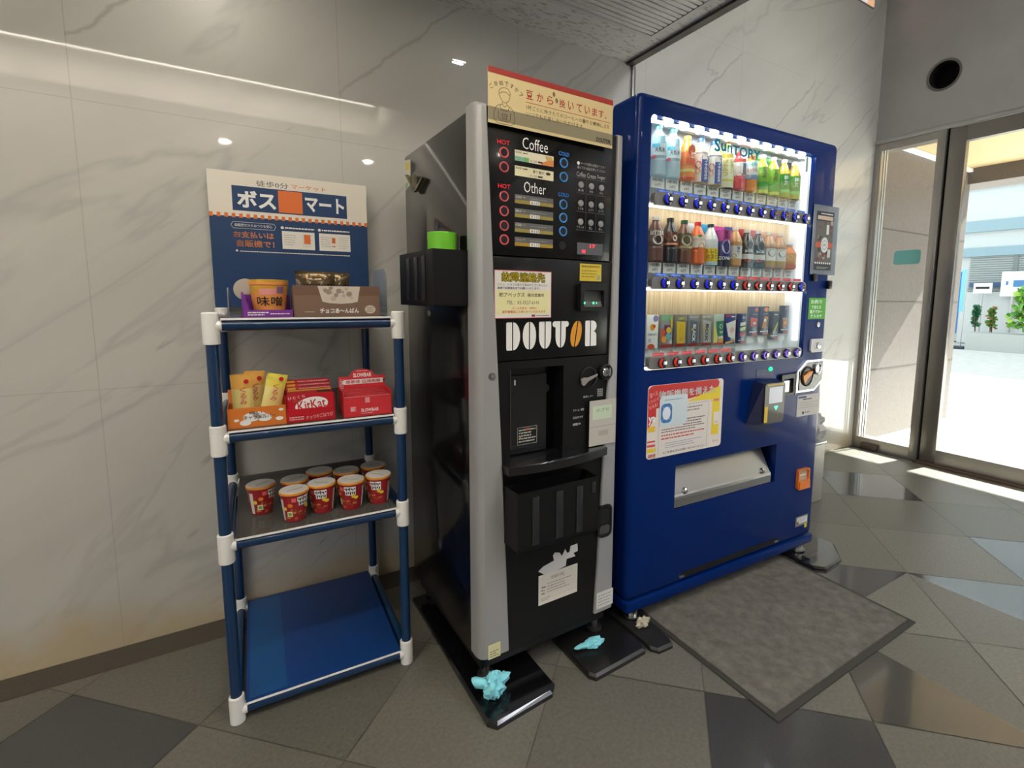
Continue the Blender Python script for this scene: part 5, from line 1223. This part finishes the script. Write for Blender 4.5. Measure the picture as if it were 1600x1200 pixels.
for i, lab in ((3, 'milk tea bottle with a dark blue label just right of the orange tea bottle'), (4, 'milk tea bottle with a dark blue label, second of the two blue-labelled ones')):
    bottle('milk_tea_bottle', lab, 0, i, K_('e3c08a'), K_('3f63b4'), .05, .158, band=[(.004, .104, K_('efe6dc')), (.1, .105, K_('4a5aa8'))], art=[('p', -.15, .95, .004, .094, K_('3a52a8'), .0008), ('v', 'ロイヤルミルク', .15, .62, .01, .09, WHt), ('d', -.55, .062, .4, .014, K_('d8566a')), ('d', -.6, .04, .35, .01, K_('e8b09a')), ('p', -.1, .5, .08, .094, K_('f0e8e0'), .0012)], grp='milk tea bottles on the top row')
bottle('lemon_bottle', 'pale yellow lemon drink bottle standing under the teal lettering', 0, 5, K_('ece29a'), K_('e8c83a'), .048, .158, band=[(.0, .1, K_('f0eccb'))], art=[('v', 'はちみつ', -.75, -.1, .04, .1, mat('c8b41c', .5)), ('v', 'レモン', .15, .75, .05, .1, mat('c8b41c', .5)), ('p', -1., 1., .022, .03, K_('e0d04a'), .0009), ('p', -1., 1., .105, .12, K_('e0c454'), .0006)], card=(K_('ece6a8'), -.03, .15))
bottle('juice_bottle', 'red and white strawberry drink bottle on the top row', 0, 6, K_('e0525a'), K_('d83a40'), .046, .14, band=[(.05, .1, K_('f0eae6')), (.1, .112, K_('e05048'))], art=[('p', .25, 1.1, .052, .096, K_('6a7686'), .0008), ('p', -.6, .0, .06, .085, K_('e8d8d0'), .0008), ('d', -.2, .05, .5, .01, K_('e04048'))], card=(K_('f2f0ee'), -.01, .15))
bottle('juice_bottle', 'orange drink bottle with a light blue band on the top row', 0, 7, K_('e8963c'), K_('e08030'), .048, .14, band=[(.05, .112, K_('e9ece8')), (.046, .062, K_('7aa8dc'))], art=[('p', -1., 1., .094, .112, K_('b8dceb'), .0008), ('d', .0, .1, .3, .006, K_('3fae5a')), ('t', 'なっちゃん', -.8, .8, .072, .086, mat('e06a3a', .5)), ('d', .0, .122, .5, .008, K_('e08a3c'))])
for i, lab in ((8, 'bright green tea bottle on a leafy card, left of the two on the top row'), (9, 'bright green tea bottle on a leafy card, right of the two on the top row')):
    bottle('green_tea_bottle', lab, 0, i, K_('b2bc3e'), K_('e8ece0'), .046, .15, band=[(.045, .1, K_('86bc3a')), (.0, .045, K_('3fa83a'))], art=[('d', 0, .08, .7, .017, K_('c8c04a')), ('v', '伊右衛門', -.25, .25, .055, .1, mat('4a6a1e', .5)), ('p', -1., 1., .002, .014, K_('c8d84a'), .0008)], card=(K_('5cb83a'), -.034, .155), grp='bright green tea bottles on the top row')
for i, lab in ((10, 'yellow green tea bottle on a black card, second from the right on top row'), (11, 'yellow green tea bottle on a black card at the right end of the top row')):
    bottle('green_tea_bottle', lab, 0, i, K_('c9a93a'), K_('e9e4d4'), .046, .15, band=[(.02, .09, K_('3f9a3a')), (.0, .03, K_('a8b82e'))], art=[('d', 0, .064, .8, .024, K_('5cb04a')), ('v', '特茶', -.3, .3, .045, .085, WHt), ('p', -.8, .8, .018, .03, K_('7ce07a'), .001)], card=(mat('2a2622', .4), .05, .155), grp='yellow green tea bottles on black cards')
bottle('coffee_bottle', 'brown coffee bottle with a clear cap at the left end of the middle row', 1, 0, K_('6a4138'), K_('d8d6d4'), .052, .155, band=[(.07, .105, K_('8a6456'))], art=[('t', 'BITTER', -.8, .8, .09, .104, WHt), ('d', .1, .074, .6, .016, WHt), ('d', .15, .078, .3, .01, K_('3a2a26'), .0014)])
bottle('coffee_bottle', 'near-black coffee bottle with a black cap and orange band on the middle row', 1, 1, K_('26242e'), K_('2c2826'), .052, .155, band=[(.06, .068, K_('d8742c')), (.07, .105, K_('5a3426'))], art=[('d', -.4, .092, .45, .016, K_('8a4a2a')), ('d', .35, .084, .3, .011, K_('e0c8b8')), ('t', 'BLACK', -.6, .6, .062, .066, WHt)])
bottle('coffee_bottle', 'brown coffee bottle with a dark green cap on the middle row', 1, 2, K_('6f463c'), K_('1f5a3a'), .052, .153, band=[(.07, .106, K_('6b5e44'))], art=[('d', .1, .08, .6, .018, K_('d8d0bc')), ('d', .1, .082, .4, .012, K_('5a5a40'), .0014), ('p', -1, 1, .052, .062, K_('b8a87a'), .0008)])
bottle('juice_bottle', 'orange fruit drink bottle with a red cap on the middle row', 1, 3, K_('e8703a'), K_('d8303a'), .05, .152, band=[(.06, .1, K_('f0e8e0'))], art=[('t', 'オランジーナ', -.85, .85, .082, .092, mat('d84a48', .5)), ('d', .3, .062, .45, .014, K_('e87a2a')), ('d', .0, .1, .25, .005, K_('4aa84a'))], card=(K_('cfe4f0'), .09, .15))
bottle('vitamin_bottle', 'white sports drink bottle on a light blue card on the middle row', 1, 4, K_('d9dfe0'), K_('26343c'), .05, .15, band=[(.012, .06, K_('e8cf2e'))], art=[('t', 'トレビ', -.7, .7, .042, .058, mat('8a4a1c', .5)), ('t', 'タスク', -.7, .7, .022, .038, mat('8a4a1c', .5)), ('p', -1., 1., .0, .012, K_('b8d8ea'), .0008)], card=(K_('3fa8dc'), -.03, .152))
bottle('energy_can', 'purple energy drink can with a white ring on the middle row', 1, 5, K_('3a3a86'), K_('b23a8e'), .05, .132, 'can', band=[(.09, .132, K_('b8388e')), (.0, .03, K_('28304a'))], art=[('d', .2, .07, .62, .026, K_('d5d8e6')), ('d', .2, .07, .4, .018, K_('46327c'), .0014), ('v', '甘カ', -.2, .3, .096, .128, INK), ('t', 'ZONe', -.8, .8, .022, .034, WHt)], card=(K_('b83a8e'), -.03, .15))
bottle('milk_tea_bottle', 'beige milk tea bottle on a dark blue card on the middle row', 1, 6, K_('d3a06a'), K_('e9e6e2'), .048, .15, band=[(.03, .078, K_('ece8e2'))], art=[('v', '微糖', -.1, .4, .045, .075, mat('3a4a8a', .5)), ('d', -.4, .04, .35, .008, K_('c8a86a'))], card=(mat('26357c', .4), -.004, .152))
for i, lab in ((7, 'black coffee bottle can on a red card, left of the two on the middle row'), (8, 'black coffee bottle can on a red card, right of the two on the middle row')):
    bottle('coffee_can', lab, 1, i, K_('2a2624'), K_('d9d6d2'), .05, .145, 'tall', band=[(.03, .05, K_('ded8d2')), (.0, .014, K_('3a3a44'))], art=[('d', .1, .084, .5, .02, K_('8a8784')), ('d', .1, .084, .36, .015, K_('2a2624'), .0014), ('d', -.1, .026, .4, .006, K_('c8383a')), ('t', 'BOSS', -.5, .6, .056, .066, WHt)], card=(mat('a82a34', .4), -.004, .15), grp='black coffee bottle cans on red cards')
for i, lab in ((9, 'beige latte bottle can on a pink card, left of the two on the middle row'), (10, 'beige latte bottle can on a pink card, right of the two on the middle row')):
    bottle('latte_can', lab, 1, i, K_('c4946a'), K_('ded8d2'), .05, .145, 'tall', band=[(.03, .078, K_('efeae4'))], art=[('d', .1, .06, .55, .015, K_('5a4a40')), ('d', .15, .062, .4, .011, K_('efeae4'), .0014), ('p', -.8, .8, .012, .03, K_('c8a24a'), .0008)], card=(mat('c48a78', .4), -.004, .148), grp='beige latte bottle cans on pink cards')
bottle('tea_bottle', 'short orange bottle in the right corner of the middle row', 1, 11, K_('e0822c'), K_('c8ccd6'), .05, .105, band=[(.03, .062, K_('e8a04a'))], art=[('d', -.2, .05, .4, .01, K_('e8c87a')), ('p', -1, 1, .004, .02, K_('d8602a'), .0008)], card=(K_('e0a460'), -.03, .09))

def carton(nm, lab, i, base, draw, z0=1.0, h=.118, w=.054, grp=None):
    x = .123 + .0676 * i
    o = thing(nm, lab, 'snack sample', bp(x, .042, z0), BR, grp)
    mb = MB(); mb.box(-w / 2, w / 2, 0, .012, 0, h, base, .0015); mb.build('box', o)
    mb = MB(); draw(mb, w, h); mb.build('print', o)
    mb = MB(); mb.box(-.02, .02, .012, .014, -.03, h * .4, WHITEP); mb.build('holder', o)
Y = -.0006
def q(mb, pts, m, k=1): mb.flat(pts, Y * k, m)
def d0(mb, w, h):
    mb.txt('GREAT', -.02, .022, .045, .053, Y, mat('5a5660', .5), .01); mb.disc(.0, .075, .012, Y, K_('e8a42c'), 16); mb.disc(.008, .078, .006, Y * 2, K_('d84a2c'), 12); mb.disc(.014, .105, .012, Y, K_('8a86b8'), 16); mb.disc(-.005, .006, .017, Y, K_('d8543a'), 16, .01); mb.disc(-.012, .028, .008, Y, K_('c8c4dc'), 12)
carton('snack_card', 'white price card with coloured dots at the left end of the bottom row', 0, WHITEP, d0)
def d1(mb, w, h):
    q(mb, [(-w / 2, h - .02), (w / 2, h - .02), (w / 2, h), (-w / 2, h)], K_('7fb08a')); q(mb, [(-.02, .02), (.024, .03), (.018, .08), (-.012, .082)], K_('7a3a6a'), 2); q(mb, [(-w / 2, .02), (-.012, .02), (-.008, .06), (-w / 2, .072)], K_('d8563a'), 3); mb.disc(.008, .062, .012, Y * 4, K_('e8c23a'), 12); mb.disc(.006, .04, .013, Y * 5, K_('6ab0b4'), 12); mb.disc(-.014, .03, .012, Y * 6, K_('e8a23c'), 12); q(mb, [(-w / 2, 0), (w / 2, 0), (w / 2, .012), (-w / 2, .012)], K_('a02a24'), 2); q(mb, [(.016, .07), (.026, .075), (.02, .11), (.014, .108)], K_('d8c23a'), 7)
carton('snack_box', 'grey backed snack sample with red, yellow and green pictures on the bottom row', 1, K_('8f9494'), d1)
def d2(mb, w, h):
    q(mb, [(-.016, .01), (.022, .008), (.024, .09), (-.02, .094)], K_('e2bd2c'), 1); mb.txt('LUNCH', -.012, .016, h - .02, h - .008, Y * 2, mat('d8d03a', .5), .03); q(mb, [(-w / 2, 0), (w / 2, 0), (w / 2, .012), (-w / 2, .012)], K_('8a1f22'), 2); mb.vtxt('カロリー', -.006, .012, .02, .085, Y * 3, mat('c89a1c', .5), .02)
carton('snack_box', 'yellow packet sample on a grey card on the bottom row', 2, K_('6f6f6c'), d2)
def dk(t, c, bgc, tc):
    def f(mb, w, h):
        q(mb, [(-.012, .006), (.024, .004), (.022, .09), (-.02, .098)], K_(c), 1); 
        mb.txt(t, -.031, .035, .040, .056, Y * 2, mat(tc, .5), .03, rot=-PI / 2 - .05); q(mb, [(-w / 2, 0), (w / 2, 0), (w / 2, .010), (-w / 2, .010)], K_('8a1f22'), 3); mb.txt('BOSS', -.02, .02, h - .014, h - .006, Y * 2, mat('c8c4b8', .5), .02); mb.disc(-.008, .062, .006, Y * 3, K_('c8a24a'), 12)
    return f
carton('coffee_box', 'dark grey sample with BLACK written sideways on the bottom row', 3, K_('7d8084'), dk('BLACK', '5a6070', '', 'e6e6e6'))
carton('coffee_box', 'light grey sample with BOX written sideways on the bottom row', 4, K_('8a8782'), dk('BOX', 'b4aeaa', '', '2a2826'))
def d5(mb, w, h):
    q(mb, [(-.006, .03), (w / 2, .034), (w / 2, .092), (-.016, .09)], K_('1f7a52'), 1); mb.disc(.012, .07, .009, Y * 2, K_('cfe0d4'), 14); mb.disc(.012, .07, .006, Y * 3, K_('1f7a52'), 14); q(mb, [(-w / 2, .0), (-.012, .0), (-.004, .03), (-w / 2, .085)], K_('e0cf6a'), 2); mb.rect(.0, w / 2, .0, .024, Y * 2, K_('d8a23a')); q(mb, [(-w / 2, 0), (w / 2, 0), (w / 2, .008), (-w / 2, .008)], K_('b8382c'), 3); mb.txt('ラテ', .004, .022, .04, .052, Y * 3, WHITEP, .03)
carton('snack_box', 'green and yellow packet sample in the middle of the bottom row', 5, K_('a8b8ac'), d5)
def d6(mb, w, h):
    q(mb, [(-.012, .03), (w / 2, .014), (w / 2, .094), (-w / 2, .08)], K_('e6e2da'), 1); mb.disc(.008, .055, .012, Y * 2, K_('e0b0a8'), 14); q(mb, [(-w / 2, 0), (w / 2, .008), (w / 2, .016), (-w / 2, .008)], K_('e0a04a'), 2); mb.rect(-w / 2, .0, h - .012, h - .004, Y, K_('b83a3c')); mb.fine(.002, .024, h - .016, h - .006, Y, WHITEP, 1, 2)
carton('snack_box', 'blue card with a pale tilted packet, sixth from the right on the bottom row', 6, K_('26377a'), d6)
def d7(mb, w, h):
    for k, c in enumerate(('c85a5a', 'c4d89a', 'd8d4c8')): q(mb, [(-.012, .028 + .02 * k), (.018, .032 + .02 * k), (.02, .046 + .02 * k), (-.012, .042 + .02 * k)], K_(c), 1)
    mb.fine(-.02, .02, .008, .016, Y, WHITEP, 1, 2); mb.rect(-.01, .02, .001, .006, Y, K_('c8302c')); mb.txt('1個入り', .0, .02, h - .02, h - .01, Y, WHITEP)
carton('snack_card', 'dark blue card picturing three small bars, fifth from the right on the bottom row', 7, K_('1f3268'), d7, w=.048)
def dd(f2):
    def f(mb, w, h):
        mb.fine(-w / 2 + .004, w / 2 - .004, .012, .019, Y, WHITEP, 1, 2, .6); mb.rect(-.006, w / 2 - .002, .001, .008, Y, K_('c8302c')); f2(mb, w, h)
    return f
carton('snack_card', 'dark blue card picturing a red box, fourth from the right on the bottom row', 8, K_('1a2856'), dd(lambda mb, w, h: (q(mb, [(-.018, .04), (.022, .038), (.022, .07), (-.018, .074)], K_('d02a38')), mb.disc(.006, .05, .009, Y * 2, K_('ece4e0'), 14, .006), mb.disc(.014, .105, .008, Y, K_('d8423c'), 14), mb.fine(-.004, .02, .084, .09, Y, GREYTX, 1, 3))), 1.028)
carton('snack_card', 'dark blue card picturing an orange snack pack, third from the right on the bottom row', 9, K_('1a2856'), dd(lambda mb, w, h: (q(mb, [(-.016, .03), (.01, .026), (.022, .075), (.002, .08)], K_('c87a2c')), mb.disc(.003, .062, .007, Y * 2, K_('efe6da'), 12), mb.disc(.008, .106, .014, Y, K_('d87a1e'), 14, .009), mb.fine(-.01, .02, .084, .09, Y, GREYTX, 1, 4))), 1.028)
carton('snack_card', 'near-black card picturing a yellow stick, second from the right on the bottom row', 10, K_('14213c'), dd(lambda mb, w, h: (q(mb, [(-.012, .026), (-.002, .024), (.02, .062), (.02, .074)], K_('c8c23a')), mb.disc(-.006, .03, .005, Y * 2, K_('7cc0b4'), 12), mb.fine(-.004, .02, .1, .108, Y, WHITEP, 1, 4))), 1.008)
carton('snack_card', 'dark blue card picturing an orange cup at the right end of the bottom row', 11, K_('1a2448'), dd(lambda mb, w, h: (q(mb, [(-.012, .028), (.014, .028), (.018, .062), (-.014, .062)], K_('c8662c')), mb.rect(-.015, .02, .058, .066, Y * 2, K_('b89a8a')), mb.disc(.002, .045, .008, Y * 2, K_('e0b03a'), 12), mb.fine(.0, .022, .1, .108, Y, K_('a86a6a'), 1, 4))), 1.032)

# ================================================================== things on the floor
def plate(name, lab, pts, z1=.019, m=None, rz=0):
    cx = sum(p[0] for p in pts) / len(pts); cy = sum(p[1] for p in pts) / len(pts)
    mb = MB(); mb.slab([(a - cx, b - cy) for a, b in pts], 0, z1, m or mat('0e0e10', .18, 0, .5, coat_rough=.08), .006)
    return tag(mb.build(name, loc=(cx, cy, .0004)), lab, 'base plate')
plate('base_plate', 'glossy black base plate under the left side of the coffee machine', [(.528, -.25), (.530, -.925), (.55, -.95), (.74, -.932), (.764, -.905), (.752, -.25)])
plate('base_plate', 'dusty black base plate under the right side of the coffee machine', [(.868, -.25), (.874, -.93), (.888, -.95), (1.10, -.938), (1.115, -.92), (1.104, -.25)], m=mat('171615', .35, 0, .3))
plate('base_plate', 'dull black base plate under the left foot of the blue machine', [(1.122, -.2), (1.124, -.94), (1.14, -.962), (1.20, -.965), (1.212, -.945), (1.228, -.795), (1.2285, -.2)], .0155, mat('1a1a1b', .5))
plate('base_plate', 'glossy black base plate with chamfered corner under the right foot of the blue machine', [(2.095, -.2), (2.095, -.93), (2.13, -.965), (2.27, -.955), (2.385, -.86), (2.40, -.2)], .0155, mat('1e1e20', .12, 0, .8))
mb = MB(); mc = carpet('mat_pile'); rb = mat('35332e', .8)
mb.slab([(1.229, -1.337), (2.062, -1.330), (2.078, -.69), (1.234, -.69)], .0, .0035, rb); mb.build('rubber_border') if False else None
o = thing('floor_mat', 'grey brown carpet mat on the floor in front of the blue machine', 'mat', (1.65, -1.02, .0006))
mb2 = MB(); mb2.slab([(1.229 - 1.65, -1.337 + 1.02), (2.066 - 1.65, -1.332 + 1.02), (2.086 - 1.65, -.72 + 1.02), (1.232 - 1.65, -.72 + 1.02)], 0, .004, rb, .0015); mb2.build('rubber_edge', o)
mb2 = MB(); mb2.slab([(1.245 - 1.65, -1.315 + 1.02), (2.046 - 1.65, -1.311 + 1.02), (2.064 - 1.65, -.73 + 1.02), (1.248 - 1.65, -.73 + 1.02)], .004, .0085, mc, .0015); mb2.build('pile', o)

def cloth(lab, loc, size, seed, m, hgt=.04, spikes=(), name='cleaning_cloth', cat='cloth'):
    bm = bmesh.new(); bmesh.ops.create_uvsphere(bm, u_segments=36, v_segments=18, radius=1)
    for v in bm.verts:
        p = v.co.copy(); f = 1 + .45 * noise.noise(p * 1.7 + Vector((seed, 0, 0))) - .55 * abs(noise.noise(p * 2.6 + Vector((0, seed, 0)))) - .3 * abs(noise.noise(p * 6 + Vector((0, 0, seed))))
        for (a, l) in spikes:
            dd = Vector((math.cos(a), math.sin(a), .25)).normalized().dot(p.normalized())
            if dd > .86: f += l * ((dd - .86) / .14)
        v.co = Vector((p.x * f * size[0], p.y * f * size[1], p.z * f * hgt))
    z0 = min(v.co.z for v in bm.verts)
    for v in bm.verts: v.co.z = max(v.co.z - z0 - .006, .0)
    mb = MB(); mb.bm(bm, m, True); return tag(mb.build(name, loc=loc, sharp=.9), lab, cat)
cy = mat('86d6e2', .8)
cloth('light blue cloth crumpled around the front left foot of the coffee machine', kp(.03, -.028, .0195), (.042, .036), 3.1, cy, .034, ((-2.3, .9), (2.6, .8), (.1, .6)))
cloth('light blue cloth tucked under the right foot of the coffee machine', kp(.405, -.02, .0195), (.042, .022), 7.7, cy, .014, ((3.1, .8),))
cloth('dirty white rag around the left foot of the blue machine', bp(.05, -.036, .016), (.03, .018), 5.2, mat('b5ad98', .8), .02, ((0, .4),), 'rag')
# stand with plastic bags in the gap right of the blue machine
o = thing('bag_stand', 'pale metal stand with crumpled plastic bags behind the right side of the blue machine', 'stand', (2.79, -.36, 0), 0)
mb = MB(); mb.box(-.1, .10, -.15, .15, 0, .35, mat('aba69c', .45, .3), .006); mb.box(-.1, .104, -.155, .155, .345, .36, STEEL, .003); mb.box(.1005, .102, -.14, -.13, .02, .34, mat('6a665e', .5)); mb.build('body', o)
mb = MB(); mb.box(.05, .10, -.06, .0, .35, .60, mat('8f9290', .5), .004); mb.box(.03, .115, -.08, .02, .56, .62, mat('cfdcdc', .4), .008); mb.build('dispenser', o)
bm = bmesh.new(); bmesh.ops.create_uvsphere(bm, u_segments=30, v_segments=18, radius=1)
for v in bm.verts:
    p = v.co.copy(); f = 1 + .35 * noise.noise(p * 2.2 + Vector((1, 2, 3))) + .2 * noise.noise(p * 5.3); v.co = Vector((.06 + p.x * f * .10, -.06 + p.y * f * .08, .44 + p.z * f * .10))
mb = MB(); mb.bm(bm, clear('bag_plastic', 'e8e8e6', rough=.15, alpha=.7, body='c9c8c4'), True); mb.build('plastic_bags', o)

# ================================================================== light, sky, camera
w = bpy.data.worlds.new('sky'); SC.world = w; w.use_nodes = True
bg = w.node_tree.nodes['Background']; bg.inputs[0].default_value = (.88, .95, 1, 1); bg.inputs[1].default_value = 1.9
su = bpy.data.lights.new('sun', 'SUN'); su.energy = 32.; su.angle = math.radians(.6); su.color = (1, .96, .9)
so = bpy.data.objects.new('sun', su); C.objects.link(so)
d = Vector((-math.cos(math.radians(43)), .10, -math.sin(math.radians(43)))); so.rotation_euler = d.to_track_quat('-Z', 'Y').to_euler()

cam = bpy.data.cameras.new('camera'); co = bpy.data.objects.new('camera', cam); C.objects.link(co); SC.camera = co
YAW, PITCH, ROLL, F_ = .5568, -.1166, .0081, 786.3137
fw = Vector((math.sin(YAW), math.cos(YAW), 0)); rt = Vector((math.cos(YAW), -math.sin(YAW), 0)); up = Vector((0, 0, 1))
f2 = fw * math.cos(PITCH) + up * math.sin(PITCH); u2 = -fw * math.sin(PITCH) + up * math.cos(PITCH)
r3 = rt * math.cos(ROLL) + u2 * math.sin(ROLL); u3 = -rt * math.sin(ROLL) + u2 * math.cos(ROLL)
co.matrix_world = Matrix(((r3.x, u3.x, -f2.x, 0), (r3.y, u3.y, -f2.y, -2.0754), (r3.z, u3.z, -f2.z, 1.1761), (0, 0, 0, 1)))
cam.sensor_fit = 'HORIZONTAL'; cam.sensor_width = 36; cam.lens = F_ / 1600 * 36
cam.shift_x = -(855.3527 - 800) / 1600; cam.shift_y = -(600 - 556.7911) / 1600
cam.clip_start = .02; cam.clip_end = 200

SC.view_settings.view_transform = 'Standard'; SC.view_settings.look = 'None'; SC.view_settings.gamma = 1; SC.view_settings.use_curve_mapping = False
SC.view_settings.exposure = .36
SC.cycles.use_denoising = True
SC.cycles.max_bounces = 10; SC.cycles.transparent_max_bounces = 24; SC.cycles.sample_clamp_indirect = 6.
